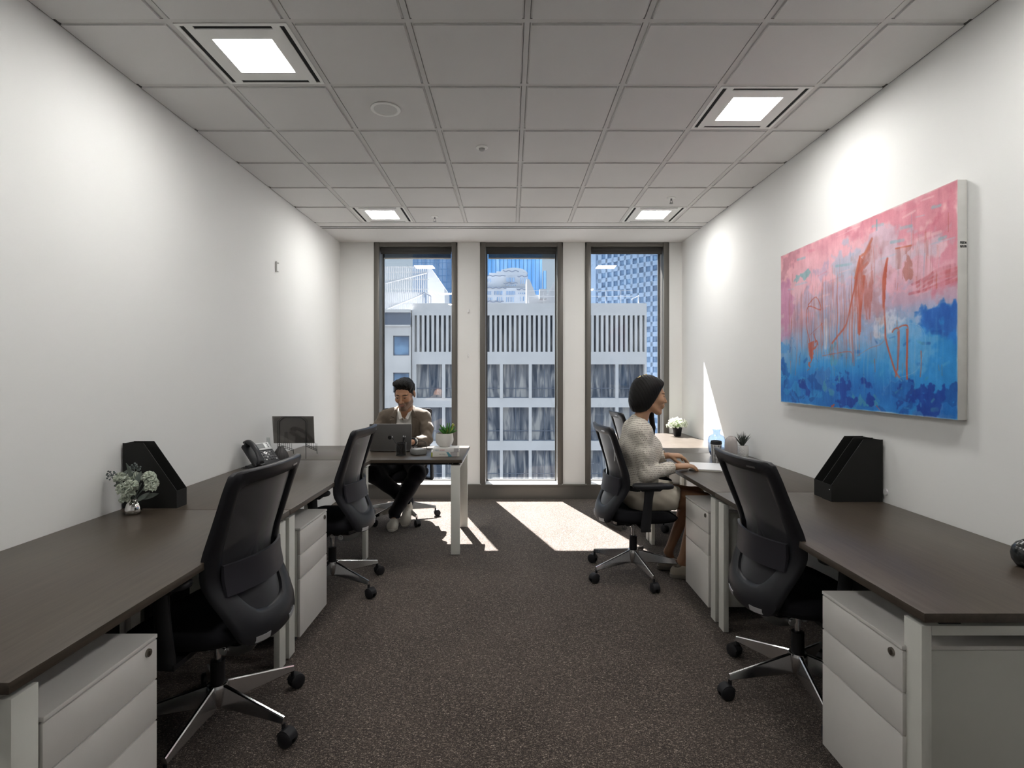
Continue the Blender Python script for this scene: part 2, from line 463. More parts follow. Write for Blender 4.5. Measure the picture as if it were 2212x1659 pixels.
M['lamp'] = emis('lamp_diffuser', (1.0, 0.985, 0.955), LAMP_STRENGTH)
M['lamp_plate'] = pm('lamp_plate_white', (0.86, 0.86, 0.83), 0.5, spec=0.3)
NAMES = {0: 'square recessed ceiling light nearest the left wall, large in the upper left', 1: 'square recessed ceiling light above the painting side, upper right',
         2: 'square recessed ceiling light close to the left window', 3: 'square recessed ceiling light close to the right window',
         4: 'square recessed ceiling light behind the viewer on the left', 5: 'square recessed ceiling light behind the viewer on the right'}
def make_lamp(i, kx, ky):
    cx, cy = TX0 + TW * (kx + .5), TY0 + TL * (ky + .5)
    e = empty('ceiling_light', (cx, cy, ZC), 0, NAMES[i], 'ceiling light', 'square ceiling lights with air slots')
    h = TW / 2 - hb
    s0, s1, t0, t1 = .212, .222, -.165, .165      # slots
    he = .130
    # plate built as strips around the diffuser, with four dark slots cut in
    m_ = MB()
    z0, z1 = -.004, .012
    si, so2 = .200, .221
    m_.box(-h, h, -h, -so2, z0, z1).box(-h, h, so2, h, z0, z1)
    m_.box(-h, -so2, -so2, so2, z0, z1).box(so2, h, -so2, so2, z0, z1)
    m_.box(-si, si, -si, -he, z0, z1).box(-si, si, he, si, z0, z1)
    m_.box(-si, -he, -he, he, z0, z1).box(he, si, -he, he, z0, z1)
    for sx in (-1, 1):
        for sy in (-1, 1):
            xa, xb = sorted((sx * .166, sx * si)); ya, yb = sorted((sy * si, sy * so2))
            m_.box(xa, xb, ya, yb, z0, z1)
    m_.build('plate', M['lamp_plate'], e, smooth=0)
    for xa, xb, ya, yb in ((-.221, -.200, -.221, .221), (.200, .221, -.221, .221), (-.166, .166, -.221, -.200), (-.166, .166, .200, .221)):
        MB().box(xa, xb, ya, yb, .0, .010).build('air_slot', M['black_matte'], e, smooth=0)
    MB().box(-.236, .236, -.236, .236, .020, .03).build('housing', M['black_matte'], e, smooth=0)
    MB().box(-he - .004, he + .004, -he - .004, he + .004, .004, .012).build('diffuser', M['lamp'], e, smooth=0)
    return e
for i, (kx, ky) in enumerate(LK): make_lamp(i, kx, ky)

# loudspeaker, detector, sprinklers in the ceiling
zt = ZC - .006
e = empty('ceiling_speaker', (-.684, 2.985, zt), 0, 'round flush white ceiling loudspeaker with perforated cover', 'speaker')
MB().lathe([(.078, 0), (.082, -.004), (.080, -.007), (.066, -.008), (.062, -.004)], n=48).build('trim_ring', M['lamp_plate'], e, smooth=40)
MB().lathe([(.0625, -.002), (.0625, -.0045), (.03, -.0065), (.001, -.007)], n=48).build('grille', pm('speaker_grille', (.62, .62, .6), .6, bump=.6, bscale=900), e, smooth=40)
e = empty('smoke_detector', (-.181, 3.49, zt), 0, 'small round white smoke detector on the ceiling', 'smoke detector')
MB().lathe([(.038, 0), (.038, -.006), (.030, -.010), (.022, -.010)], n=36).build('base', M['lamp_plate'], e, smooth=40)
MB().lathe([(.020, -.009), (.018, -.020), (.010, -.026), (.001, -.027)], n=24).build('sensor', pm('detector_sensor', (.45, .45, .44), .5), e, smooth=40)
for x, y, lb in ((-.697, 5.03, 'sprinkler head hanging from the ceiling between the far left light and the middle'), (1.333, 4.50, 'sprinkler head hanging from the ceiling in front of the far right light')):
    e = empty('sprinkler', (x, y, zt), 0, lb, 'sprinkler', 'ceiling sprinklers')
    MB().lathe([(.034, 0), (.034, -.003), (.022, -.006), (.001, -.006)], n=28).build('escutcheon', M['lamp_plate'], e, smooth=40)
    m_ = MB().cyl((0, 0, -.005), (0, 0, -.022), .007, n=10)
    m_.tube([(.006, 0, -.02), (.010, 0, -.032), (.004, 0, -.043)], .0018, 6).tube([(-.006, 0, -.02), (-.010, 0, -.032), (-.004, 0, -.043)], .0018, 6)
    m_.cyl((0, 0, -.043), (0, 0, -.046), .014, n=16)
    m_.build('nozzle', M['chrome_dark'], e)

# small fittings on the walls
yb_ = 4.365
e = empty('wall_bracket', (XL, 4.37, 1.38 + (808 - 576) * 4.37 / 1175), 0, 'tiny grey metal bracket fixed high on the left wall', 'bracket')
MB().box(0, .012, -.004, .004, -.042, .042).box(.0, .022, -.003, .014, -.042, -.036).box(0, .022, .006, .014, .026, .034).build('bracket_plate', pm('bracket_grey', (.55, .54, .52), .5, metal=.2), e)
for zz, lb in ((672, 'upper small chain clip on the white pier right of the left window'), (768, 'lower small chain clip on the white pier right of the left window')):
    e = empty('chain_clip', (wx(1012, YB), YB, wz(zz, YB)), 0, lb, 'clip', 'chain clips on the pier')
    MB().box(-.010, .010, -.012, 0, -.022, .022).box(-.007, .007, -.020, -.010, -.018, .002).build('clip_body', M['sill'], e, bevel=.002)
e = empty('cover_cap', (XR, 1.38 * 0 + XR * 1175 / (1914 - 1102), 0), 0, 'small round pale cover cap low on the right wall beside the magazine files', 'cover cap')
e.location.z = wz(1063, e.location.y)
MB().cyl((0, 0, 0), (-.006, 0, 0), .018, .015, n=24).build('cap_disc', M['sill'], e, smooth=40)
# ------------------------------------------------------------------ the city outside
def KX(px, y): return wx(px, y)
M['concrete'] = pm('pale_concrete', (0.70, 0.69, 0.69), 0.85, spec=0.2, var=0.05, vscale=0.6)
M['stone'] = pm('pale_stone', (0.68, 0.665, 0.655), 0.85, spec=0.2, var=0.07, vscale=0.5)
M['conc_dark'] = pm('recess_grey', (0.10, 0.11, 0.13), 0.6)
M['band'] = pm('slate_band', (0.16, 0.19, 0.25), 0.4)
M['street'] = pm('street_asphalt', (0.12, 0.12, 0.125), 0.9, var=0.1, vscale=.2)
M['white_steel'] = pm('white_steel', (0.44, 0.46, 0.49), 0.6)
M['roofing'] = pm('dark_roof_membrane', (0.05, 0.05, 0.055), 0.9)
M['blue_wall'] = pm('blue_grey_tower_wall', (0.31, 0.43, 0.60), 0.6, var=0.04, vscale=.1)

def pane_mat(name, c0, c1, c2, sc=(1.1, 1, .25), metal=0.0, rough=0.12):  # noise tones put curtains and reflections into the pane colour
    m, nt, b = new_mat(name); L = nt.links.new
    tc = nt.nodes.new('ShaderNodeTexCoord'); oi = nt.nodes.new('ShaderNodeObjectInfo')
    mul = nt.nodes.new('ShaderNodeMath'); mul.operation = 'MULTIPLY'; mul.inputs[1].default_value = 40; L(oi.outputs['Random'], mul.inputs[0])
    add = nt.nodes.new('ShaderNodeVectorMath'); add.operation = 'ADD'; L(tc.outputs['Object'], add.inputs[0]); L(mul.outputs[0], add.inputs[1])
    mp = nt.nodes.new('ShaderNodeMapping'); mp.inputs['Scale'].default_value = sc; L(add.outputs[0], mp.inputs[0])
    n = nt.nodes.new('ShaderNodeTexNoise'); n.inputs['Scale'].default_value = 1.6; n.inputs['Detail'].default_value = 2.5; n.inputs['Distortion'].default_value = .6
    L(mp.outputs[0], n.inputs['Vector'])
    r = nt.nodes.new('ShaderNodeValToRGB'); r.color_ramp.interpolation = 'EASE'
    el = r.color_ramp.elements; el[0].position = .36; el[0].color = (*c0, 1); el[1].position = .66; el[1].color = (*c2, 1)
    q = el.new(.5); q.color = (*c1, 1)
    L(n.outputs['Fac'], r.inputs[0]); L(r.outputs[0], b.inputs['Base Color'])
    b.inputs['Roughness'].default_value = rough; b.inputs['Metallic'].default_value = metal; b.inputs['Specular IOR Level'].default_value = .3
    return m
M['pane'] = pane_mat('office_pane', (0.06, 0.08, 0.115), (0.18, 0.195, 0.225), (0.46, 0.45, 0.44), sc=(1.5, 1, .22))
M['pane_b'] = pane_mat('tower_pane', (0.12, 0.19, 0.30), (0.17, 0.28, 0.44), (0.26, 0.42, 0.62), sc=(.3, .3, .3))
M['curtain'] = pm('office_blind', (.42, .42, .42), .8, var=.15, vscale=2, stretch=(6, 1, .2))
M['blue_glass'] = pane_mat('blue_curtain_wall', (0.18, 0.46, 0.85), (0.28, 0.56, 0.90), (0.42, 0.70, 0.95), sc=(.6, .6, .03), rough=.2)
M['slate_glass'] = pane_mat('slate_blue_curtain_wall', (0.15, 0.26, 0.42), (0.22, 0.34, 0.52), (0.30, 0.44, 0.62), sc=(.25, .25, .05), rough=.25)
M['mullion'] = pm('thin_mullion', (.12, .28, .50), .5)

# main pale concrete building straight across the street
Y1 = 45.0
x0, x1 = KX(890, Y1), KX(1397, Y1)
ztop = wz(655, Y1); zs1 = wz(681, Y1); zs0 = wz(760, Y1); zw = wz(787, Y1)
bld = empty('office_building', ((x0 + x1) / 2, Y1, -32), 0, 'pale concrete office building across the street with narrow slots under its roof', 'building')
ox, oz = (x0 + x1) / 2, -32
mb = MB()
mb.box(x0 - ox, x1 - ox, 0, .5, zs1 - oz, ztop - oz)
mb.box(x0 - ox, x1 - ox, 0, .5, zw - oz, zs0 - oz)
pitch = KX(1102 + 10.47, Y1)
nx = int((x1 - x0) / pitch)
xs_ = x0
k = 0
fw = pitch * .52
while xs_ < x1 - .05:
    mb.box(xs_ - ox, min(xs_ + fw, x1) - ox, 0, .42, zs0 - oz, zs1 - oz)
    xs_ += pitch; k += 1
floorpitch = 93.0 * Y1 / F_PX
bays = [KX(958 + 62.5 * i, Y1) for i in range(-1, 8)]
pw = .125
NF = 5
for fl in range(NF):
    zt_ = zw - floorpitch * fl
    zb_ = zt_ - 73.0 * Y1 / F_PX
    zn_ = zt_ - floorpitch
    mb.box(x0 - ox, x1 - ox, .05, .5, zn_ - oz, zb_ - oz)
    for b_ in bays:
        a_, c_ = max(x0, b_ - pw), min(x1, b_ + pw)
        if c_ > a_: mb.box(a_ - ox, c_ - ox, 0, .5, zb_ - oz, zt_ - oz)
zbot = zw - floorpitch * NF
mb.box(x0 - ox, x1 - ox, 0, .5, 0, zbot - oz)
mb.box(x0 - ox, x1 - ox, .8, 9, 0, ztop - .6 - oz)
mb.box(x0 - ox, x0 + .3 - ox, .5, 9, 0, ztop - .02 - oz).box(x1 - .3 - ox, x1 - ox, .5, 9, 0, ztop - .02 - oz)
mb.box(x0 - ox, x0 + .12 - ox, .02, .5, 0, ztop - .02 - oz).box(x1 - .12 - ox, x1 - ox, .02, .5, 0, ztop - .02 - oz)
mb.build('wall', M['concrete'], bld, smooth=0)
MB().box(x0 - ox + .3, x1 - .3 - ox, .52, 9, ztop - .6 - oz, ztop - .5 - oz).build('flat_roof', M['roofing'], bld, smooth=0)
MB().box(x0 + .3 - ox, x1 - .3 - ox, .55, .6, zs0 - oz, zs1 - oz).build('louvre_backing', M['pane'], bld, smooth=0)
pane0 = None
for fl in range(NF):
    zt_ = zw - floorpitch * fl; zb_ = zt_ - 73.0 * Y1 / F_PX
    for i in range(len(bays) - 1):
        a_, c_ = max(x0 + .3, bays[i] + pw), min(x1 - .3, bays[i+1] - pw)
        w_, h_ = c_ - a_, zt_ - zb_
        if pane0 is None:
            q = MB(); W2 = w_ / 2
            q.box(-W2, W2, 0, .03, 0, h_)
            pane0 = q.mesh('window_pane_mesh', M['pane'], smooth=0)
            q2 = MB(); q2.box(-.03, .03, -.05, 0, 0, h_).box(-W2, W2, -.05, 0, h_ * .28, h_ * .28 + .06).box(-W2, W2, -.05, 0, 0, .07)
            bar0 = q2.mesh('glazing_bar_mesh', M['band'], smooth=0)
            q3 = MB()
            for t in range(5):
                xx = -W2 + (t + .5) * 2 * W2 / 5
                q3.box(xx - .17, xx + .12, .5, .55, h_ * .35, h_)
        p = place('window', pane0, bld, ((a_ + c_) / 2 - ox, .42, zb_ - oz))
        place('glazing_bar', bar0, p)
# rooftop rails
rl = MB()
yr = 1.0
for z_ in (wz(628, Y1 + 1), wz(640, Y1 + 1)):
    rl.box(KX(1142, Y1) - ox, KX(1372, Y1) - ox, yr, yr + .05, z_ - oz, z_ + .03 - oz)
for px in range(1142, 1380, 34):
    rl.box(KX(px, Y1) - ox, KX(px, Y1) + .03 - ox, yr, yr + .03, ztop - .4 - oz, wz(628, Y1 + 1) - oz)
rl.tube([(KX(1366, Y1) - ox, 0.3, wz(647, Y1) - oz), (KX(1370, Y1) - ox, .3, wz(643, Y1) - oz), (KX(1381, Y1) - ox, .3, wz(638, Y1) - oz), (KX(1381, Y1) - ox, .3, ztop - oz)], .05, 6)
rl.build('roof_rail', M['white_steel'], bld, smooth=0)

# stone building to its left
Ys = 44.6
sx0, sx1 = KX(760, Ys), KX(886.5, Ys)
st = empty('stone_building', (0, Ys, -32), 0, 'pale stone building with square windows below a dark slate band', 'building')
zt1 = wz(675, Ys)
mb = MB()
wins = []
cols = [(KX(780, Ys), KX(818, Ys)), (KX(849, Ys), KX(884, Ys))]
rows = [(wz(725 + 80 * i, Ys), wz(768 + 80 * i, Ys)) for i in range(6)]
zprev = wz(703, Ys)
for (a_, b_) in rows:
    mb.box(sx0, sx1, 0, .6, a_ + 32, zprev + 32)
    xp = sx0
    for (c0, c1) in cols:
        mb.box(xp, c0, 0, .6, b_ + 32, a_ + 32); xp = c1
        wins.append((c0, c1, b_, a_))
    mb.box(xp, sx1, 0, .6, b_ + 32, a_ + 32)
    zprev = b_
mb.box(sx0, sx1, 0, .6, 0, zprev + 32)
mb.box(sx0, sx1, .7, 16, 0, zt1 + 32)
mb.box(sx0, sx1, -.12, .6, wz(705, Ys) + 32, wz(702, Ys) + 32)
mb.box(sx0, sx1, -.15, 1.0, zt1 + 32, zt1 + .25 + 32)
mb.build('wall', M['stone'], st, smooth=0)
MB().box(sx0, sx1, .05, .6, wz(702, Ys) + 32, zt1 + 32).build('slate_band', M['band'], st, smooth=0)
for (c0, c1, b_, a_) in wins:
    w2, h2 = (c1 - c0), (a_ - b_)
    fr = MB().box(0, w2, 0, .08, 0, .08).box(0, w2, 0, .08, h2 - .08, h2).box(0, .08, 0, .08, 0, h2).box(w2 - .08, w2, 0, .08, 0, h2)
    f_ = fr.build('window', M['band'], st, smooth=0, loc=(c0, .15, b_ + 32))
    MB().box(.08, w2 - .08, .04, .06, .08, h2 - .08).build('pane', M['pane_b'], f_, smooth=0)

# white slatted rooftop screen and sloping plant-room block
Y2 = 60.0
sc_ = empty('rooftop_screen', (KX(880, Y2), Y2, 0), 0, 'white slatted steel screen standing on the roof seen through the left window', 'screen')
X_ = lambda px: KX(px, Y2) - KX(880, Y2)
mb = MB()
px = 812
while px < 925:
    a_ = X_(px); mb.box(a_, a_ + .10, 0, .12, wz(672, Y2), wz(575, Y2)); px += 4.05
for py in (576, 587, 603, 624, 632, 655):
    mb.box(X_(812), X_(926), .12, .2, wz(py, Y2) - .06, wz(py, Y2) + .03)
mb.tube([(X_(812), -.1, wz(618, Y2)), (X_(922), -.1, wz(590, Y2))], .09, 6)
mb.tube([(X_(828), -.1, wz(671, Y2)), (X_(914), -.1, wz(636, Y2))], .09, 6)
mb.build('slats', M['white_steel'], sc_, smooth=0)
MB().box(X_(800), X_(893), 3, 8, -10, wz(622, Y2)).build('plant_box', M['white_steel'], sc_, smooth=0)
wd = empty('sloping_roof_block', (KX(940, 63), 63, 0), 0, 'white roof block with a steep sloping edge in the left window', 'roof block')
X_ = lambda px: KX(px, 63) - KX(940, 63)
MB().prism([(X_(924), wz(700, 63)), (X_(962), wz(700, 63)), (X_(960), wz(622, 63)), (X_(930), wz(578, 63)), (X_(924), wz(578, 63))], 'y', 0, 5).build('block', M['white_steel'], wd, smooth=0)
# small fire-escape frame on the roof edge
fe = MB()
for px in (913, 918, 925, 930): fe.box(KX(px, 46), KX(px, 46) + .05, 46, 46.05, wz(656, 46), wz(632 + (px - 913) * .45, 46))
fe.tube([(KX(913, 46), 46, wz(631, 46)), (KX(931, 46), 46, wz(640, 46))], .05, 6)
tag(fe.build('roof_ladder', M['band'], None, smooth=0), 'dark roof access frame standing on the edge of the concrete building', 'ladder')

def tower(name, label, px0, px1, y, ztop, depth, mat, pitch_px, zlines=0, floor_px=0):
    xa, xb = KX(px0, y), KX(px1, y); c = (xa + xb) / 2; hw = (xb - xa) / 2
    t = empty(name, (c, y, -32), 0, label, 'building')
    MB().box(-hw, hw, 0, depth, 0, ztop + 32).build('glass_facade', mat, t, smooth=0)
    q = MB(); p = pitch_px * y / F_PX; x = -hw
    tk = .06 * y / 100
    while x < hw:
        q.box(x, x + tk * 1.6, -.15, 0, 0, ztop + 32); x += p
    if floor_px:
        z = 32.0
        while z < ztop + 32:
            q.box(-hw, hw, -.1, 0, z, z + tk); z += floor_px * y / F_PX
    q.build('mullions', M['mullion'], t, smooth=0)
    return t
tower('slate_tower', 'dark slate-blue glass tower far behind the slatted screen', 892, 1002, 140, 62, 8, M['slate_glass'], 9, floor_px=14)
tower('blue_tower', 'bright blue glass tower rising in the middle window', 1010, 1171, 130, 60, 25, M['blue_glass'], 8.6)
tower('blue_annex', 'narrow lower blue block against the right side of the blue tower', 1174, 1179, 126, wz(585, 126), 3, M['blue_glass'], 5)

# reflection in the blue tower's wavy glass, modelled as a pale ornate building
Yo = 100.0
ob = empty('tower_reflection', (KX(1096, Yo), Yo, -32), 0, 'reflection in the blue tower, shaped as a pale ornate building with stepped top, in the middle window', 'building')
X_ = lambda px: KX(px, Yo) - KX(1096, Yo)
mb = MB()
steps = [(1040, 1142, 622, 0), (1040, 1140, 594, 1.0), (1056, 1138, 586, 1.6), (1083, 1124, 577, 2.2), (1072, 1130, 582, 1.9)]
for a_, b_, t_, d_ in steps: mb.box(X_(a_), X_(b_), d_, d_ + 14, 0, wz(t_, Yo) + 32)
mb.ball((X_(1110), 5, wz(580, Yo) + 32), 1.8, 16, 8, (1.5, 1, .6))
mb.build('wall', M['white_steel'], ob, smooth=0)  # pale body of the reflection
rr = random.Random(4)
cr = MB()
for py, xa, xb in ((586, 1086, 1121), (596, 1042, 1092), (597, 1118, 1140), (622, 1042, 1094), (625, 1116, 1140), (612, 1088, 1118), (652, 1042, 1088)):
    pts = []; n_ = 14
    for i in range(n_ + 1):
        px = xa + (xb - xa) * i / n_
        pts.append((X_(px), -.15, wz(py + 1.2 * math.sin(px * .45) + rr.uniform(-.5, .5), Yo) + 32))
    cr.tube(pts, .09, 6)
cr.build('reflection_cornices', M['band'], ob, smooth=0)
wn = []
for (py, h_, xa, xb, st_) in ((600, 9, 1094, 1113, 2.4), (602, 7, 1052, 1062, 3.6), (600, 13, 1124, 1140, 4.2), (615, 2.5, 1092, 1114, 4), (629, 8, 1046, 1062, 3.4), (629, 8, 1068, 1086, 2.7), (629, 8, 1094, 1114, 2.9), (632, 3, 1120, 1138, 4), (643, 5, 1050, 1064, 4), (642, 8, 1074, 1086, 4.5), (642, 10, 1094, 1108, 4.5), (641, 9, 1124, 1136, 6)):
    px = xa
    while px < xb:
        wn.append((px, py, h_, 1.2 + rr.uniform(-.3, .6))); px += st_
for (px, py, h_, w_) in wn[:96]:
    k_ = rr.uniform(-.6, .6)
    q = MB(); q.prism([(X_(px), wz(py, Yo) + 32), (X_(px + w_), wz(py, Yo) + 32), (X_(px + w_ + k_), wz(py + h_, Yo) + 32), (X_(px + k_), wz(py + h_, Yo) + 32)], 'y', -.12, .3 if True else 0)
    q.build('window', M['slate_glass'], ob, smooth=0)  # window shape within the reflection

# white roof parapet with sloping wings
Yp = 55.0
pr = empty('winged_parapet', (KX(1170, Yp), Yp, -32), 0, 'white roof parapet with two sloping wings and a square box behind the concrete building', 'parapet')
X_ = lambda px: KX(px, Yp) - KX(1170, Yp)
Z_ = lambda py: wz(py, Yp) + 32
MB().prism([(X_(1138), 0), (X_(1206), 0), (X_(1206), Z_(600)), (X_(1199), Z_(606)), (X_(1181), Z_(637)), (X_(1157), Z_(637)), (X_(1155), Z_(630)), (X_(1144), Z_(604)), (X_(1138), Z_(601))], 'y', 0, 4).build('parapet_wall', M['white_steel'], pr, smooth=0)
MB().box(X_(1164), X_(1179), -1.5, -.2, Z_(649), Z_(629)).build('box', M['white_steel'], pr, smooth=0)

# grid-windowed tower in the right window
Yt = 76.0
tw = empty('grid_tower', (KX(1297, Yt), Yt, -32), R(-43), 'tall pale blue tower with a regular grid of square windows, in the right window', 'building')
tw.rotation_euler = (0, 0, math.atan2(-5.8, KX(1414, 70.2) - KX(1297, Yt)))
L_ = math.hypot(5.8, KX(1414, 70.2) - KX(1297, Yt))
cw = L_ / 8.45
hgt = 13.6
mb = MB()
fp = 20.3 * Yt / F_PX
NC = 12
mb.box(-1.0, NC * cw + .6, .3, 14, 0, 80)
z = (wz(541, Yt) + 32) + 8 * fp
zl = []
while z > 4:
    zl.append(z); z -= fp
ww, wh = cw * .68, fp * .56
for z in zl:
    mb.box(-.6, NC * cw + .6, 0, .3, z - fp * .44, z)        # spandrel under each row top
for c in range(NC + 1):
    mb.box(c * cw - cw * .16 - (.3 if c == 0 else 0), c * cw + cw * .16, 0, .3, 0, zl[0])
mb.box(-1.4, -.6, -.3, 10, 0, 80)
mb.build('wall', M['blue_wall'], tw, smooth=0)
winq = MB().box(cw * .16, cw * .84, .22, .28, -fp, -fp * .44).mesh('tower_window_mesh', M['pane_b'], smooth=0)
cnt = 0; rest = MB()
vis0 = (wz(541, Yt) + 32)
for z in zl:
    for c in range(NC):
        near = (z <= vis0 + fp * 1.6)
        hi = z > (wz(655, Yt) + 32) - fp * .5
        if near and cnt < 100 and c < 10 and (hi or c >= 7) and z > wz(900, Yt) + 32:
            place('window', winq, tw, (c * cw, 0, z)); cnt += 1
        else:
            rest.box(c * cw + cw * .16, c * cw + cw * .84, .22, .28, z - fp, z - fp * .44)
r_ = rest.build('more_windows', M['pane_b'], tw, smooth=0); r_['kind'] = 'stuff'
# pale sliver of a block left of it
tower('pale_block', 'pale sliver of a far block at the left edge of the right window', 1262, 1284, 90, 45, 10, M['white_steel'], 40)
# street far below
g = struct(MB().box(-90, 90, YO + 6, 220, -32.4, -32).build('ground', M['street'], smooth=0))
# ------------------------------------------------------------------ desks
DZ = 0.73
TT = 0.026
def make_desk(name, x0, x1, y0, y1, long_axis, label, group, panel=0, inset=.018):  # panel: adds the black shade sheet under the desk
    """white portal-frame desk with a dark laminate top; portals stand at the two ends of the long axis"""
    cx, cy = (x0 + x1) / 2, (y0 + y1) / 2
    L_, D_ = ((y1 - y0), (x1 - x0)) if long_axis == 'y' else ((x1 - x0), (y1 - y0))
    e = empty(name, (cx, cy, 0), 0 if long_axis == 'y' else R(-90), label, 'desk', group)
    hx, hy = D_ / 2, L_ / 2
    MB().box(-hx, hx, -hy, hy, DZ - TT, DZ).build('desk_top', M['wood'], e, bevel=.0018)
    th, wd, ztop = .028, .068, .684
    for sy in (-1, 1):
        ya, yb = sorted((sy * (hy - inset), sy * (hy - inset - wd)))
        for sx in (-1, 1):
            xa, xb = sorted((sx * (hx - .012), sx * (hx - .012 - th)))
            MB().box(xa, xb, ya, yb, 0.004, ztop).build('leg', M['white_metal'], e, bevel=.0015)
        MB().box(-hx + .012 + th, hx - .012 - th, ya, yb, ztop - .027, ztop).build('cross_rail', M['white_metal'], e, bevel=.0015)
        m_ = MB()
        for xx in (-hx + .10, 0, hx - .10): m_.box(xx - .03, xx + .03, ya + .012, yb - .012, ztop, DZ - TT)
        m_.build('spacer', M['black'], e)
    m_ = MB().box(-.03, .03, -hy + inset + wd, hy - inset - wd, .63, .675)
    m_.box(-hx + .12, hx - .12, -hy + .12, -hy + .16, .675, DZ - TT).box(-hx + .12, hx - .12, hy - .16, hy - .12, .675, DZ - TT)
    m_.build('support_beam', M['black'], e)
    if panel:
        s = panel
        xa, xb = sorted((s * (hx - .05), s * (hx - .075)))
        MB().box(xa, xb, -hy + .10, hy - .10, .10, .62).build('shade_panel', M['black_matte'], e, bevel=.002)  # added black sheet, stands in for the deep shade under the near desks
    return e

XDL, XDR = -1.055, 1.125
make_desk('desk', -1.872, XDL, 1.145, 2.604, 'y', 'dark topped desk nearest on the left, holding the silver vase', 'white frame desks with dark tops', panel=-1)
make_desk('desk', -1.872, XDL, 2.610, 4.112, 'y', 'dark topped desk against the left wall, holding the phone', 'white frame desks with dark tops', panel=-1)
make_desk('desk', -1.872, -.366, 4.130, 4.930, 'x', 'dark topped desk turned across the room, with the laptop', 'white frame desks with dark tops')
make_desk('desk', XDR, 1.897, 1.477, 2.992, 'y', 'dark topped desk nearest on the right, under the painting', 'white frame desks with dark tops', panel=1, inset=.026)
make_desk('desk', XDR, 1.897, 2.998, 4.464, 'y', 'dark topped desk where the woman in the cream jacket sits', 'white frame desks with dark tops')
make_desk('desk', XDR, 1.897, 4.470, 5.975, 'y', 'dark topped desk by the right window, lit by the sun', 'white frame desks with dark tops')

# ------------------------------------------------------------------ drawer pedestals (front faces local -X)
M['lock'] = pm('lock_metal', (.30, .28, .25), .3, metal=1)
M['gap'] = pm('dark_gap', (.05, .05, .05), .8)
def make_pedestal():
    e = empty('drawer_pedestal', (0, 0, 0))
    D, W, H = .56, .40, .60
    MB().box(.014, D, -W/2 + .002, W/2 - .002, .050, H - .014).build('carcass', M['white_metal'], e, bevel=.001)
    MB().box(-.002, D, -W/2, W/2, H - .012, H).build('lid', M['drawer'], e, bevel=.002)
    for i, (za, zb) in enumerate(((.466, .584), (.343, .462), (.048, .339))):
        d = MB().box(0, .016, -W/2, W/2, za, zb).build('drawer', M['drawer'], e, bevel=.0022)
        if i == 0:
            m_ = MB().cyl((.001, -W/2 + .042, .563), (-.006, -W/2 + .042, .563), .0125, .011, n=20)
            m_.box(-.0085, -.005, -W/2 + .040, -W/2 + .044, .556, .570)
            m_.build('lock', M['lock'], d)
    for sx in (.06, D - .06):
        for sy in (-1, 1):
            m_ = MB().cyl((sx, sy * (W/2 - .05) - .012, .022), (sx, sy * (W/2 - .05) + .012, .022), .021, n=16).box(sx - .012, sx + .012, sy * (W/2 - .05) - .016, sy * (W/2 - .05) + .016, .030, .052)
            m_.build('caster', M['black'], e)
    return e
p0_ = make_pedestal()
PG = 'three-drawer pedestals under the desks'
def put_ped(first, x, y, rz, label):
    o = p0_ if first else copy_tree(p0_)
    o.location = (x, y, 0); o.rotation_euler = (0, 0, rz)
    tag(o, label, 'drawer pedestal', PG)
put_ped(True, 1.125, 1.760, 0, 'white drawer pedestal at the lower right, nearest under the painting side desk')
put_ped(False, 1.130, 3.302, 0, 'white drawer pedestal in front of the seated woman\'s legs')
put_ped(False, -1.062, 1.436, PI, 'white drawer pedestal at the lower left corner of the view')
put_ped(False, -1.062, 2.950, PI, 'white drawer pedestal behind the nearest left chair')

# ------------------------------------------------------------------ task chairs (face local +Y)
def cr(xs_, ys_, x):
    """smooth interpolation through samples"""
    return float(np.interp(x, xs_, ys_))
PZ = [.385, .42, .47, .53, .58, .64, .69, .75, .82, .90, .97, 1.035]
PYV = [-.245, -.243, -.232, -.208, -.182, -.158, -.158, -.170, -.188, -.208, -.226, -.246]
def backy(s_, z): return cr(PZ, PYV, z) + .058 * (min(abs(s_), .26) / .24) ** 2 * (1 - .38 * min(1, max(0, (z - .75) / .25)))
def respace(poly, n, smooth=2):
    P = [np.array(p, float) for p in poly]
    for _ in range(smooth):
        Q = []
        for i in range(len(P)):
            a, b = P[i], P[(i+1) % len(P)]
            Q += [a * .75 + b * .25, a * .25 + b * .75]
        P = Q
    # start at bottom centre
    k = min(range(len(P)), key=lambda i: (round(P[i][1], 3), abs(P[i][0])))
    P = P[k:] + P[:k] + [P[k]]
    d = [0]
    for i in range(1, len(P)): d.append(d[-1] + np.linalg.norm(P[i] - P[i-1]))
    t = np.linspace(0, d[-1], n, endpoint=False)
    return [(float(np.interp(u, d, [p[0] for p in P])), float(np.interp(u, d, [p[1] for p in P]))) for u in t]
def sym(half):
    return half + [(-x, z) for x, z in reversed(half) if x > 1e-6]
OUT = respace(sym([(0, .390), (.10, .394), (.160, .402), (.190, .425), (.212, .50), (.236, .60), (.246, .68), (.247, .78), (.247, .90), (.250, .98), (.250, 1.012), (.249, 1.022), (.244, 1.032), (.232, 1.038), (.215, 1.039), (.15, 1.040), (0, 1.040)]), 96)
INN = respace(sym([(0, .492), (.07, .496), (.112, .520), (.140, .570), (.166, .64), (.184, .72), (.190, .80), (.192, .90), (.192, .955), (.190, .972), (.180, .981), (.16, .983), (.08, .984), (0, .984)]), 96)
def mixp(a, b, t): return [(p[0] * (1-t) + q[0] * t, p[1] * (1-t) + q[1] * t) for p, q in zip(a, b)]
def ringpts(poly, off): return [(s_, backy(s_, z) + off, z) for s_, z in poly]
CH = {}
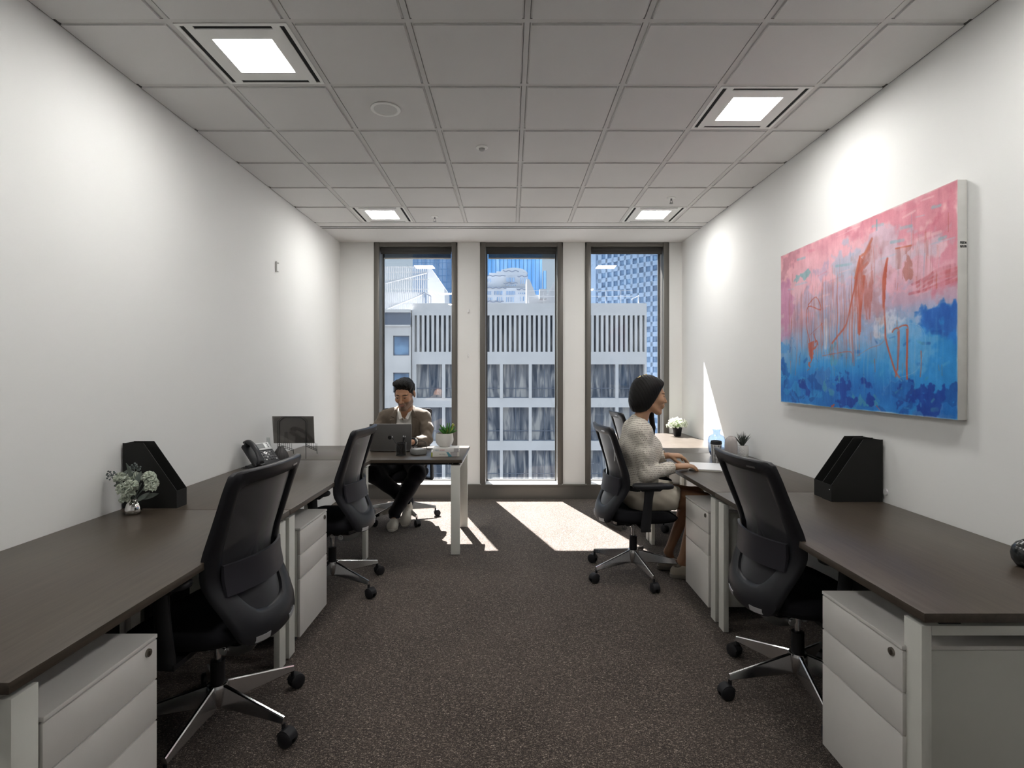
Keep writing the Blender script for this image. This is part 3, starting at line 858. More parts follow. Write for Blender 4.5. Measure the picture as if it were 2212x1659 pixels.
def chair_meshes():
    # frame: closed profile swept around the opening
    loops = [ringpts(OUT, .006), ringpts(OUT, -.010), ringpts(mixp(OUT, INN, .12), -.017), ringpts(mixp(OUT, INN, .5), -.019), ringpts(mixp(OUT, INN, .88), -.014),
             ringpts(INN, -.006), ringpts(INN, .008), ringpts(mixp(OUT, INN, .5), .014)]
    CH['back_frame'] = MB().loft(loops, closed=True).mesh('back_frame', M['charcoal'], smooth=50)
    c = (0.0, .74)
    mm = MB(); lp = [ringpts([(c[0] + (p[0] - c[0]) * k, c[1] + (p[1] - c[1]) * k) for p in INN], .006) for k in (1.03, .85, .65, .45, .22, .02)]
    mm.loft(lp, cap0=False, cap1=True)
    CH['back_mesh'] = mm.mesh('back_mesh', M['mesh'], smooth=60)
    # lumbar strip
    rg = []
    for i in range(21):
        s_ = -.196 + .392 * i / 20
        b = -.030 - .012 * (1 - (s_ / .2) ** 2)
        rg.append([(s_, backy(s_, .60) + b, .592), (s_, backy(s_, .65) + b - .004, .65), (s_, backy(s_, .70) + b, .700), (s_, backy(s_, .70) + b + .010, .702), (s_, backy(s_, .65) + b + .008, .65), (s_, backy(s_, .60) + b + .010, .590)])
    CH['lumbar'] = MB().loft(rg).mesh('lumbar_support', M['lumbar'], smooth=40)
    # silver labels near the two lower corners of the shell
    for s1 in (-1, 1):
        r_ = []
        for i in range(7):
            t_ = .072 + .072 * i / 6
            zb_ = cr([0, .10, .16, .19], [.391, .394, .403, .428], t_)
            a = (s1 * t_, zb_ + .006); b = (s1 * (t_ * .97), zb_ + .026)
            r_.append([(a[0], backy(*a) - .0160, a[1]), (b[0], backy(*b) - .0195, b[1]), (b[0], backy(*b) - .014, b[1]), (a[0], backy(*a) - .010, a[1])])
        CH['label%d' % s1] = MB().loft(r_).mesh('silver_label', M['silver_label'], smooth=40)
    # small brand mark on the top rail
    mk = MB(); r_ = []
    for i in range(5):
        s_ = .115 + .05 * i / 4
        r_.append([(s_, backy(s_, 1.008) - .0205, 1.005), (s_, backy(s_, 1.012) - .0205, 1.012), (s_, backy(s_, 1.012) - .016, 1.012), (s_, backy(s_, 1.008) - .016, 1.005)])
    mk.loft(r_)
    CH['mark'] = mk.mesh('top_mark', M['chrome_dark'], smooth=40)
    # seat cushion
    rg = []
    def sup(w_, d_, z, yc, n=48, e_=3.2, drop=0):
        o = []
        for i in range(n):
            t = 2 * PI * i / n; c_, s_ = math.cos(t), math.sin(t)
            x = w_ * math.copysign(abs(c_) ** (2 / e_), c_); y = yc + d_ * math.copysign(abs(s_) ** (2 / e_), s_)
            zz = z - drop * max(0, (y - .12)) ** 2 * 6
            o.append((x, y, zz))
        return o
    for (w_, d_, z, dr) in ((.19, .19, .405, 0), (.235, .232, .412, 0), (.245, .242, .435, .1), (.245, .242, .458, .3), (.232, .230, .474, .4), (.18, .18, .478, .4), (.09, .09, .474, .3), (.01, .01, .473, .2)):
        rg.append(sup(w_, d_, z, .035, drop=dr))
    CH['seat'] = MB().loft(rg).mesh('seat', M['seat_fabric'], smooth=60)
    # mechanism and J-arms carrying the back
    m_ = MB()
    m_.loft([[(-.10, -.14, .375), (.10, -.14, .375), (.12, .12, .385), (-.12, .12, .385)], [(-.13, -.15, .408), (.13, -.15, .408), (.15, .15, .408), (-.15, .15, .408)]])
    m_.loft([[(-.06, -.13, .345), (.06, -.13, .345), (.05, .07, .350), (-.05, .07, .350)], [(-.10, -.14, .376), (.10, -.14, .376), (.09, .10, .386), (-.09, .10, .386)]])
    m_.box(-.15, -.06, .11, .16, .372, .395)
    CH['mech'] = m_.mesh('mechanism', M['black'], bevel=.006, smooth=40)
    for sx in (-1, 1):
        m_ = MB()
        x = sx * .088
        pts = [(x, -.08, .352), (x, -.14, .350), (x * 1.05, -.19, .372), (x * 1.1, -.214, .400), (x * 1.1, -.222, .425)]
        rg = []
        for i, p in enumerate(pts):
            q = Vector(pts[min(i+1, 4)]) - Vector(pts[max(i-1, 0)]); q.normalize(); nn = Vector((0, -q.z, q.y)); h = .021 - .0025 * i
            P = Vector(p)
            rg.append([P - nn * h + Vector((-.010, 0, 0)), P - nn * h + Vector((.010, 0, 0)), P + nn * h + Vector((.010, 0, 0)), P + nn * h + Vector((-.010, 0, 0))])
        m_.loft(rg)
        CH['bracket%d' % sx] = m_.mesh('back_bracket', M['chrome_dark'], bevel=.004, smooth=40)
    for (y_, z_, r_) in ((-.09, .354, .017), (-.035, .362, .012)):
        for sx in (-1, 1):
            m_ = MB().cyl((sx * .075, y_, z_), (sx * .106, y_, z_), r_, n=20).cyl((sx * .104, y_, z_), (sx * .110, y_, z_), r_ * .55, n=16)
            CH['bolt%d%d' % (sx, y_ < -.05)] = m_.mesh('pivot_bolt', M['chrome'], smooth=40)
    m_ = MB().cyl((0, 0, .172), (0, 0, .262), .027, .026, n=24)
    CH['shroud'] = m_.mesh('gas_lift_shroud', M['black'], smooth=40)
    CH['lift'] = MB().cyl((0, 0, .15), (0, 0, .36), .0125, n=16).mesh('gas_lift', M['chrome'], smooth=40)
    # base
    CH['hub'] = MB().lathe([(.020, .080), (.034, .086), (.040, .100), (.041, .158), (.036, .172), (.028, .175)], n=30).mesh('hub', M['chrome'], smooth=35)
    rg = []
    for i in range(9):
        t = i / 8
        x = .030 + .292 * t
        top = .172 - .068 * t; bot = .088 - .008 * t
        wt = .0085 - .0022 * t; wb = .017 - .006 * t
        rg.append([(x, -wb, bot + .004), (x, -wb * .75, bot), (x, wb * .75, bot), (x, wb, bot + .004), (x, wt, top - .004), (x, wt * .5, top), (x, -wt * .5, top), (x, -wt, top - .004)])
    CH['arm'] = MB().loft(rg).mesh('base_arm', M['chrome'], smooth=25)
    # caster at the end of the arm (local to arm)
    m_ = MB()
    cx = .330
    m_.cyl((cx - .012, 0, .058), (cx - .012, 0, .082), .0075, n=12)
    for sy in (-1, 1):
        ya, yb = sy * .0055, sy * .025
        prof = [(.006, 0), (.024, .0), (.0290, .003), (.0300, .009), (.0290, .016), (.024, .0195), (.005, .0205)]
        rgw = []
        for r_, t_ in prof:
            rgw.append([(cx + .006 + r_ * math.cos(a), ya + sy * t_, .0302 + r_ * math.sin(a)) for a in [2 * PI * k / 28 for k in range(28)]])
        m_.loft(rgw)
    hood = []
    for k in range(9):
        a = R(5 + 160 * k / 8)
        hood.append([(cx + .004 + r_ * math.cos(a), y_, .031 + r_ * math.sin(a)) for r_, y_ in ((.0275, -.022), (.0325, -.020), (.0340, 0), (.0325, .020), (.0275, .022))])
    m_.loft(hood)
    m_.box(cx - .006, cx + .018, -.005, .005, .024, .052)
    CH['caster'] = m_.mesh('caster', M['black'], smooth=40)
    # armrest (right-hand side, +X)
    m_ = MB()
    x = .285
    rg = []
    for (z, y_, dy, dx) in ((.385, -.005, .034, .016), (.42, -.002, .034, .017), (.50, .006, .030, .016), (.58, .014, .029, .016), (.640, .020, .032, .018)):
        rg.append([(x + dx * math.cos(t) * (1 if abs(math.cos(t)) > .3 else 1), y_ + dy * math.sin(t), z) for t in [2 * PI * k / 16 for k in range(16)]])
    m_.loft(rg)
    m_.loft([[(.10, -.04, .388), (.10, .03, .388), (.10, .03, .402), (.10, -.04, .402)], [(x + .01, -.038, .376), (x + .01, .028, .376), (x + .01, .028, .396), (x + .01, -.038, .396)]])
    m_.loft([[(x - .022, -.035, .638), (x + .022, -.035, .638), (x + .022, .085, .638), (x - .022, .085, .638)], [(x - .026, -.05, .656), (x + .026, -.05, .656), (x + .026, .105, .656), (x - .026, .105, .656)]])
    CH['armpost'] = m_.mesh('armrest', M['black'], smooth=40)
    rg = []
    for (w_, d_, z) in ((.034, .118, .654), (.042, .130, .658), (.044, .134, .668), (.042, .131, .678), (.034, .122, .683), (.01, .06, .684)):
        rg.append([(x + w_ * math.copysign(abs(math.cos(t)) ** .6, math.cos(t)) - .004 * (1 if math.sin(t) > 0 else 0), .045 + d_ * math.copysign(abs(math.sin(t)) ** .6, math.sin(t)), z - (.004 if math.sin(t) > .5 else 0)) for t in [2 * PI * k / 32 for k in range(32)]])
    CH['pad'] = MB().loft(rg).mesh('arm_pad', M['black'], smooth=50)
chair_meshes()
def mirror_mesh(me, name):
    m2 = me.copy(); m2.name = name
    for v in m2.vertices: v.co.x = -v.co.x
    m2.flip_normals()
    return m2
CH['armpost_l'] = mirror_mesh(CH['armpost'], 'armrest_left'); CH['pad_l'] = mirror_mesh(CH['pad'], 'arm_pad_left')

def make_chair(x, y, face_deg, base_deg, label, tilt=0.0, dz=0.0):
    """face_deg: world heading the sitter looks; base_deg: world heading of one base arm"""
    e = empty('office_chair', (x, y, 0), R(face_deg - 90), label, 'office chair', 'black mesh back office chairs')
    T = Matrix.Rotation(R(-tilt), 4, 'X') if False else None
    def part(n, k, parent=e, rot=None, z=0): return place(n, CH[k], parent, (0, 0, z), rot)
    bf = part('back_frame', 'back_frame', z=dz)
    for o in (bf,):
        place('silver_label', CH['label-1'], o); place('silver_label', CH['label1'], o); place('top_mark', CH['mark'], o)
    bm_ = part('back_mesh', 'back_mesh', z=dz)
    lu = part('lumbar_support', 'lumbar', z=dz)
    if tilt:
        for o in (bf, bm_, lu):
            o.matrix_local = Matrix.Translation((0, 0, dz)) @ Matrix.Translation((0, -.2, .42)) @ Matrix.Rotation(R(tilt), 4, 'X') @ Matrix.Translation((0, .2, -.42))
    part('seat', 'seat', z=dz)
    me_ = part('mechanism', 'mech', z=dz)
    for k in ('bolt-10', 'bolt-11', 'bolt10', 'bolt11'): place('pivot_bolt', CH[k], me_)
    part('back_bracket', 'bracket-1', z=dz); part('back_bracket', 'bracket1', z=dz)
    part('gas_lift_shroud', 'shroud'); part('gas_lift', 'lift'); part('hub', 'hub')
    off = base_deg - (face_deg - 90)
    for i in range(5):
        part('base_arm', 'arm', rot=(0, 0, R(off + 72 * i)))
        part('caster', 'caster', rot=(0, 0, R(off + 72 * i)))
    for k1, k2 in (('armpost', 'pad'), ('armpost_l', 'pad_l')):
        a = part('armrest', k1, z=dz); place('arm_pad', CH[k2], a)
    return e
make_chair(-1.145, 2.130, 175, -19, 'empty black mesh chair nearest on the left, between desk and aisle')
make_chair(-1.150, 3.520, 178, -30, 'empty black mesh chair in front of the man\'s desk, second on the left')
make_chair(-1.030, 5.190, 268, 17, 'black mesh chair the man in the brown jacket sits on')
make_chair(1.250, 2.365, 4, 45, 'empty black mesh chair nearest on the right, below the painting', tilt=4)
make_chair(.850, 3.760, 4, 65, 'black mesh chair the woman in the cream jacket sits on', dz=-.005)
make_chair(1.190, 5.030, 2, 10, 'empty black mesh chair by the right window, behind the woman')
# ------------------------------------------------------------------ the abstract painting
def srgb2lin(a):
    a = np.asarray(a, float)
    return np.where(a <= .04045, a / 12.92, ((a + .055) / 1.055) ** 2.4)

def build_painting():
    X0, YN, YFAR = 1.862, 2.262, 3.740
    ZT, ZB = 2.190, 1.188
    W, H = 560, 420
    rs = np.random.RandomState(11)
    def vnoise(nx, ny):
        g = rs.rand(ny + 2, nx + 2)
        yy = np.linspace(0, ny, H); xx = np.linspace(0, nx, W)
        y0 = yy.astype(int); x0 = xx.astype(int)
        fy = (yy - y0)[:, None]; fx = (xx - x0)[None, :]
        fy = fy * fy * (3 - 2 * fy); fx = fx * fx * (3 - 2 * fx)
        a = g[np.ix_(y0, x0)]; b = g[np.ix_(y0, x0 + 1)]; c = g[np.ix_(y0 + 1, x0)]; d = g[np.ix_(y0 + 1, x0 + 1)]
        return (a * (1 - fx) + b * fx) * (1 - fy) + (c * (1 - fx) + d * fx) * fy
    def fbm(nx, ny, o=4):
        t = 0; s_ = 0; am = 1
        for i in range(o):
            t = t + am * vnoise(nx * 2 ** i, ny * 2 ** i); s_ += am; am *= .55
        return t / s_
    U, V = np.meshgrid(np.linspace(0, 1, W), np.linspace(0, 1, H))
    wu = (fbm(7, 6, 5) - .5) * .22 + (fbm(30, 22, 3) - .5) * .07; wv = (fbm(6, 7, 5) - .5) * .26 + (fbm(40, 14, 3) - .5) * .10
    def P(cx, cy):
        """where a brush mark sits on the canvas, measured on the enlarged view of the photograph"""
        px = 1660 + cx / 2.9104; py = 360 + cy / 2.9104
        y = X0 * F_PX / (px - VX)
        return (YFAR - y) / (YFAR - YN), (ZT - wz(py, y)) / (ZT - ZB)
    # ground: pinks above, blues below, with the border falling from right to left
    keys = [(0.0, (218, 150, 162)), (.10, (226, 168, 178)), (.25, (222, 178, 188)), (.40, (206, 166, 182)), (.50, (190, 160, 180)), (.58, (150, 168, 200)), (.68, (110, 160, 204)), (.80, (44, 140, 208)), (.90, (18, 104, 186)), (1.0, (26, 118, 196))]
    n1 = fbm(5, 4); n2 = fbm(9, 3); n3 = fbm(22, 16); n4 = fbm(60, 10, 3)
    Vw = V + (n1 - .5) * .16 + (n3 - .5) * .06
    im = np.zeros((H, W, 3))
    for c in range(3): im[..., c] = np.interp(Vw, [k[0] for k in keys], [k[1][c] for k in keys])
    def over(mask, col, a=1.0):
        m = np.clip(mask * a, 0, 1)[..., None]
        im[:] = im * (1 - m) + np.array(col, float) * m
    def blob(cx, cy, ru, rv, col, a=.8, rough=.5, uv=False, hard=2.0):
        u, v = (cx, cy) if uv else P(cx, cy)
        d = ((U + wu - u) / ru) ** 2 + ((V + wv - v) / rv) ** 2 + (n3 - .5) * 2.2 * rough + (n2 - .5) * rough
        over(np.clip((1 - d) * hard, 0, 1), col, a)
    def stroke(pts, w, col, a=.9, uv=False, dry=.3):
        q = [p if uv else P(*p) for p in pts]
        if len(q) > 2:
            A = np.array([q[0]] + q + [q[-1]]); o = []
            for i in range(1, len(A) - 2):
                for t in (0, .25, .5, .75):
                    o.append(tuple(.5 * (2 * A[i] + (A[i+1] - A[i-1]) * t + (2 * A[i-1] - 5 * A[i] + 4 * A[i+1] - A[i+2]) * t * t + (3 * A[i] - A[i-1] - 3 * A[i+1] + A[i+2]) * t ** 3)))
            q = o + [tuple(A[-1])]
        best = np.full((H, W), 9.0)
        for (a0, b0), (a1, b1) in zip(q[:-1], q[1:]):
            ax, ay, bx, by = a0 * 1.475, b0, a1 * 1.475, b1
            px_, py_ = U * 1.475, V
            dx, dy = bx - ax, by - ay
            L2 = dx * dx + dy * dy + 1e-9
            t = np.clip(((px_ - ax) * dx + (py_ - ay) * dy) / L2, 0, 1)
            best = np.minimum(best, np.hypot(px_ - ax - t * dx, py_ - ay - t * dy))
        m = np.clip((w - best) / (w * .35 + .002), 0, 1) * (1 - dry * np.clip((n4 - .45) * 5, 0, 1))
        over(m, col, a)
    def streaks(u0, u1, v0, v1, cols, n, a=.5, wmin=.002, wmax=.006):
        for _ in range(n):
            u = rs.uniform(u0, u1); va = rs.uniform(v0, (v0 + v1) / 2); vb = rs.uniform((v0 + v1) / 2, v1)
            c = cols[rs.randint(len(cols))]; w_ = rs.uniform(wmin, wmax)
            m = np.clip(1 - np.abs(U - u - .002 * np.sin(V * 30)) / w_, 0, 1) * np.clip((V - va) * 40, 0, 1) * np.clip((vb - V) * 12, 0, 1)
            over(m, c, a * rs.uniform(.5, 1))
    # large soft areas
    blob(.80, .06, .30, .10, (208, 122, 138), .5, .8, True); blob(.95, .28, .06, .22, (205, 110, 128), .6, .5, True)
    blob(.04, .32, .07, .22, (196, 132, 168), .75, .4, True); blob(.06, .05, .06, .06, (176, 118, 130), .5, .4, True)
    blob(.70, .22, .22, .12, (200, 186, 202), .6, .9, True); blob(.80, .33, .2, .1, (226, 170, 186), .7, .8, True)
    blob(.32, .16, .10, .07, (180, 160, 188), .6, .9, True); blob(.30, .28, .14, .10, (238, 178, 190), .6, .7, True)
    blob(.52, .20, .10, .10, (172, 186, 206), .6, .9, True); blob(.16, .17, .04, .05, (128, 176, 180), .8, .9, True)
    blob(.42, .40, .35, .14, (176, 176, 204), .6, .9, True); blob(.50, .56, .42, .10, (140, 166, 204), .65, .9, True)
    blob(.93, .68, .14, .20, (20, 112, 200), .95, .5, True, 3); blob(.93, .56, .10, .07, (34, 92, 176), .8, .7, True, 1.5)
    blob(.86, .74, .16, .14, (38, 140, 208), .8, .7, True); blob(.72, .54, .08, .07, (214, 216, 226), .75, 1.1, True)
    blob(.78, .66, .12, .14, (94, 164, 214), .7, .7, True); blob(.40, .62, .10, .08, (108, 170, 222), .6, .7, True)
    blob(.03, .62, .05, .10, (78, 150, 210), .8, .6, True); stroke([(360, 970), (364, 1050), (360, 1135)], .020, (226, 226, 230), .8, False, .6)
    # red sweep on the right edge above the blue
    for k in range(16):
        j = rs.uniform(-1, 1, 4)
        stroke([(930 + 60 * j[0], 800 - k * 6), (1060 + 40 * j[1], 750 - k * 7), (1190 + 30 * j[2], 700 - k * 6)], .006 + .004 * abs(j[3]), [(196, 96, 100), (206, 122, 128), (184, 84, 92), (200, 150, 160)][k % 4], .5, False, .7)
    # dark blue clusters along the bottom
    for _ in range(42):
        u = rs.rand(); v = .80 + .19 * rs.rand()
        if .42 < u < .56 and v < .93: continue
        blob(u, v, rs.uniform(.015, .05), rs.uniform(.02, .06), [(14, 62, 146), (10, 84, 164), (20, 104, 184), (38, 134, 200), (60, 120, 190)][rs.randint(5)], .8, .8, True, 3)
    for (cx, cy) in ((230, 1380), (490, 1370), (640, 1400), (950, 1400), (1050, 1430)): blob(cx, cy, .045, .06, (8, 58, 150), .85, .7, hard=3)
    for (cx, cy) in ((380, 1370), (560, 1440), (700, 1450), (440, 1180)): blob(cx, cy, .03, .04, (72, 150, 178), .7, .9)
    # teal dabs in the pink
    for (cx, cy, l) in ((680, 370, 40), (200, 580, 30), (460, 620, 60), (1050, 250, 30), (1090, 450, 25), (800, 470, 50), (860, 380, 40)):
        stroke([(cx - l * .6, cy + 6), (cx + l, cy - 8)], .010, (142, 180, 190), .65)
    stroke([(682, 335), (682, 400)], .006, (96, 160, 168), .9)
    stroke([(900, 300), (900, 500)], .002, (120, 150, 170), .7)
    for _ in range(26):
        u = rs.rand() * .9 + .05; v = rs.rand() * .45
        stroke([(u, v), (u + rs.uniform(.03, .10), v + rs.uniform(-.015, .01))], rs.uniform(.003, .010), [(232, 190, 198), (178, 190, 206), (216, 130, 146), (200, 160, 180)][rs.randint(4)], .55, True)
    # rust: the two tall shapes, vertical drips and loops
    R1, R2, R3 = (186, 92, 72), (170, 112, 104), (196, 110, 84)
    streaks(.30, .56, .28, .74, [R2, (160, 130, 140), (150, 150, 176), R1], 60, .55)
    streaks(.06, .26, .22, .74, [R2, (170, 130, 142), R1], 34, .5)
    streaks(.60, .95, .12, .45, [R2, (150, 160, 178), R1], 26, .55, .001, .004)
    streaks(.05, .95, .45, .95, [(120, 170, 210), (150, 160, 190), (70, 140, 196)], 60, .4)
    for (cx, cy, ru, rv, a_) in ((600, 720, .040, .17, .55), (660, 760, .050, .18, .45), (715, 720, .022, .12, .5), (590, 960, .045, .12, .35), (500, 1160, .07, .035, .4), (220, 900, .035, .13, .4), (300, 880, .03, .07, .35), (430, 720, .035, .08, .3), (850, 620, .03, .08, .35)):
        blob(cx, cy, ru, rv, (176, 118, 110), a_ * .5, 1.3, hard=1.0)
    for _ in range(70):
        u = rs.uniform(.05, .95); v = rs.uniform(.12, .80); L_ = rs.uniform(.02, .09)
        stroke([(u, v), (u + rs.uniform(-.004, .004), v + L_)], rs.uniform(.0015, .005), [R1, R2, R3, (214, 190, 200), (150, 170, 200), (110, 150, 196)][rs.randint(6)], rs.uniform(.3, .7), True, .6)
    for _ in range(60):
        u = rs.uniform(.02, .98); v = rs.uniform(.60, .97)
        stroke([(u, v), (u + rs.uniform(-.03, .03), v + rs.uniform(-.02, .03))], rs.uniform(.004, .014), [(70, 150, 210), (30, 100, 180), (110, 176, 214), (84, 150, 170), (20, 76, 160)][rs.randint(5)], rs.uniform(.3, .6), True, .6)
    def poly(pts, col, a=.85, dry=.35):
        q = [P(*p) for p in pts]; ins = np.zeros((H, W), bool)
        Uj = U + (n4 - .5) * .004; Vj = V + (n3 - .5) * .01
        for i in range(len(q)):
            (a0, b0), (a1, b1) = q[i], q[(i + 1) % len(q)]
            c_ = ((b0 > Vj) != (b1 > Vj)) & (Uj < (a1 - a0) * (Vj - b0) / (b1 - b0 + 1e-9) + a0); ins ^= c_
        over(ins * (1 - dry * np.clip((n4 - .45) * 5, 0, 1)), col, a)
    streaks(.28, .58, .22, .80, [R1, R2, R3, (150, 160, 192), (196, 150, 150), (214, 206, 216)], 130, .65, .0012, .0042)
    streaks(.06, .28, .24, .70, [R1, R2, (160, 150, 180), (206, 180, 196)], 60, .6, .001, .0035)
    poly([(575, 565), (598, 590), (592, 700), (585, 820), (582, 1040), (560, 1055), (556, 900), (548, 760), (556, 640)], R1, .8)
    poly([(750, 575), (742, 700), (736, 830), (728, 900), (718, 840), (720, 700), (734, 610)], R1, .85)
    poly([(652, 455), (656, 520), (640, 600), (600, 650), (585, 600), (612, 540)], R2, .6, .6)
    poly([(600, 690), (660, 650), (655, 800), (640, 960), (615, 960), (600, 860)], R1, .5, .8)
    poly([(800, 512), (900, 495), (896, 520), (850, 560), (835, 640), (800, 650)], R2, .55, .7)
    poly([(250, 1110), (290, 1090), (282, 1180), (268, 1215), (255, 1180)], R1, .85)
    poly([(812, 1040), (826, 1030), (824, 1150), (818, 1280), (808, 1280)], R1, .8)
    poly([(866, 1020), (880, 1020), (878, 1180), (876, 1340), (866, 1340)], R1, .8)
    streaks(.36, .54, .30, .66, [(196, 150, 150), (150, 160, 190), R2, (206, 196, 206)], 46, .6, .0015, .004)
    for k in range(5): stroke([(650 - k * 9, 455 + k * 50), (600 - k * 6, 560 + k * 30), (560 - k * 3, 700), (545, 900 - k * 30)], .012, R1 if k % 2 else R2, .45)
    stroke([(575, 565), (555, 700), (520, 860), (490, 990), (440, 1060), (400, 1110)], .009, R1, .85)
    stroke([(652, 455), (610, 540), (575, 575), (545, 700)], .010, R3, .8)
    stroke([(600, 690), (590, 820), (575, 940), (572, 1050)], .012, R1, .85)
    stroke([(748, 580), (735, 700), (728, 860), (735, 1000), (740, 1090), (770, 1200), (800, 1290), (825, 1325)], .008, R1, .9)
    stroke([(748, 580), (722, 720), (724, 880)], .011, R1, .85)
    blob(820, 560, .028, .07, (176, 112, 100), .7, .8); stroke([(800, 515), (900, 495)], .006, R3, .8)
    stroke([(250, 870), (300, 820), (330, 900), (250, 880), (240, 1000), (260, 1100), (265, 1190)], .006, R1, .8); blob(270, 1150, .012, .07, R1, .8, .6)
    stroke([(335, 985), (345, 1060), (342, 1120)], .006, R3, .85); stroke([(260, 1060), (340, 985)], .003, R1, .8)
    stroke([(340, 1190), (420, 1175), (520, 1165), (530, 1230)], .004, R1, .75)
    for k in range(5): stroke([(335 + k * 16, 1165), (345 + k * 16, 1195), (352 + k * 16, 1165)], .002, R1, .8)
    stroke([(780, 1040), (795, 1020), (820, 1025), (822, 1140), (812, 1260), (800, 1320)], .006, R1, .85)
    stroke([(822, 1010), (850, 998), (878, 1010), (874, 1120), (868, 1240), (874, 1330)], .006, R1, .9)
    stroke([(825, 1325), (880, 1310), (940, 1270), (985, 1150), (985, 1060), (950, 1000), (880, 985)], .002, (170, 190, 214), .8)
    stroke([(960, 1160), (962, 1240), (955, 1320)], .005, R1, .85); stroke([(180, 1080), (178, 1190), (168, 1310)], .004, R1, .8)
    stroke([(560, 1190), (640, 1140), (700, 1120), (740, 1080)], .003, R2, .8); stroke([(668, 1210), (672, 1290)], .004, R1, .8)
    for (x_, y0_, y1_) in ((403, 620, 830), (470, 680, 830), (360, 680, 840), (985, 410, 540), (910, 400, 520), (1132, 290, 410), (798, 700, 760), (1003, 460, 560), (930, 690, 760), (868, 500, 560)):
        stroke([(x_, y0_), (x_, y1_)], .0025, R1, .8)
    for k in range(5): stroke([(255 + k * 14, 700), (258 + k * 14, 650), (266 + k * 14, 650), (270 + k * 14, 720)], .0018, (178, 170, 200), .8)
    blob(440, 1505, .02, .012, R1, .9, .8); blob(700, 1515, .008, .018, R1, .9, .6)
    # fine scumble
    im += ((n3 - .5) * 26 + (n4 - .5) * 22 + (rs.rand(H, W) - .5) * 6)[..., None]
    edge = np.minimum(np.minimum(U, 1 - U) * 1.475, np.minimum(V, 1 - V))
    over(np.clip((.006 + .010 * (n3 - .4) - edge) * 160, 0, 1), (214, 208, 204), .7)
    col = srgb2lin(np.clip(im, 0, 255) / 255)
    e = empty('painting', (XR, (YN + YFAR) / 2, ZB), 0, 'large abstract canvas in pink and blue with rust drips on the right wall', 'painting')
    me = bpy.data.meshes.new('painted_canvas')
    yy = YFAR - U * (YFAR - YN) - e.location.y; zz = (ZT - V * (ZT - ZB)) - ZB
    relief = (n4 - .5) * .0012
    co = np.stack([np.full_like(yy, X0 - XR - .0006) - np.abs(relief), yy, zz], -1).reshape(-1, 3)
    idx = np.arange(H * W).reshape(H, W)
    fs = np.stack([idx[:-1, :-1], idx[1:, :-1], idx[1:, 1:], idx[:-1, 1:]], -1).reshape(-1, 4)
    me.vertices.add(len(co)); me.vertices.foreach_set('co', co.ravel())
    me.loops.add(fs.size); me.loops.foreach_set('vertex_index', fs.ravel())
    me.polygons.add(len(fs)); me.polygons.foreach_set('loop_start', np.arange(0, fs.size, 4)); me.polygons.foreach_set('loop_total', np.full(len(fs), 4))
    me.update(calc_edges=True)
    ca = me.color_attributes.new('paint', 'FLOAT_COLOR', 'POINT')
    ca.data.foreach_set('color', np.concatenate([col.reshape(-1, 3), np.ones((H * W, 1))], 1).astype(np.float32).ravel())
    m, nt, b = new_mat('acrylic_paint')
    at = nt.nodes.new('ShaderNodeAttribute'); at.attribute_name = 'paint'
    nt.links.new(at.outputs['Color'], b.inputs['Base Color']); b.inputs['Roughness'].default_value = .5; b.inputs['Specular IOR Level'].default_value = .3
    me.materials.append(m)
    place('painted_canvas', me, e)
    M['canvas'] = pm('raw_canvas_edge', (.62, .61, .585), .8, var=.06, vscale=12, bump=.2, bscale=600)
    hy = (YFAR - YN) / 2
    MB().box(X0 - XR, -.004, -hy, hy, 0, ZT - ZB).build('stretched_canvas', M['canvas'], e, bevel=.003)
    # hand-lettered mark on the near edge
    mk = MB()
    yk = -hy - .0008
    def glyph(cx, z, w_, h_, segs):
        for pts in segs:
            mk.tube([(cx + (p[0] - .5) * w_, yk, z + (p[1] - .5) * h_) for p in pts], .0009, 4)
    G = {'P': [[(0, 0), (0, 1), (.8, .9), (.8, .6), (0, .5)]], 'A': [[(0, 0), (.5, 1), (1, 0)], [(.2, .4), (.8, .4)]], 'T': [[(0, 1), (1, 1)], [(.5, 1), (.5, 0)]],
         'R': [[(0, 0), (0, 1), (.8, .9), (.8, .6), (0, .5), (.9, 0)]], 'I': [[(.5, 0), (.5, 1)]], 'C': [[(.9, .9), (.3, 1), (0, .5), (.3, 0), (.9, .1)]],
         'W': [[(0, 1), (.25, 0), (.5, .8), (.75, 0), (1, 1)]], 'N': [[(0, 0), (0, 1), (1, 0), (1, 1)]], 'G': [[(.9, .9), (.3, 1), (0, .5), (.3, 0), (.9, .1), (.9, .5), (.5, .5)]],
         'S': [[(.9, .9), (.3, 1), (.1, .7), (.8, .4), (.7, .05), (.1, .1)]], 'O': [[(.5, 1), (0, .5), (.5, 0), (1, .5), (.5, 1)]], 'E': [[(.9, 1), (0, 1), (0, 0), (.9, 0)], [(0, .5), (.7, .5)]]}
    x_a, x_b = X0 - XR + .009, -.008
    for word, z in (('PERCOA', 1.38 + (808 - 524) * YN / 1175 - ZB), ('WASON', 1.38 + (808 - 532) * YN / 1175 - ZB)):
        st_ = (x_b - x_a) / len(word)
        for i, ch in enumerate(word): glyph(x_a + st_ * (i + .5), z, st_ * .75, .0105, G[ch])
    mk.build('signature', M['black_matte'], e, smooth=0)
build_painting()

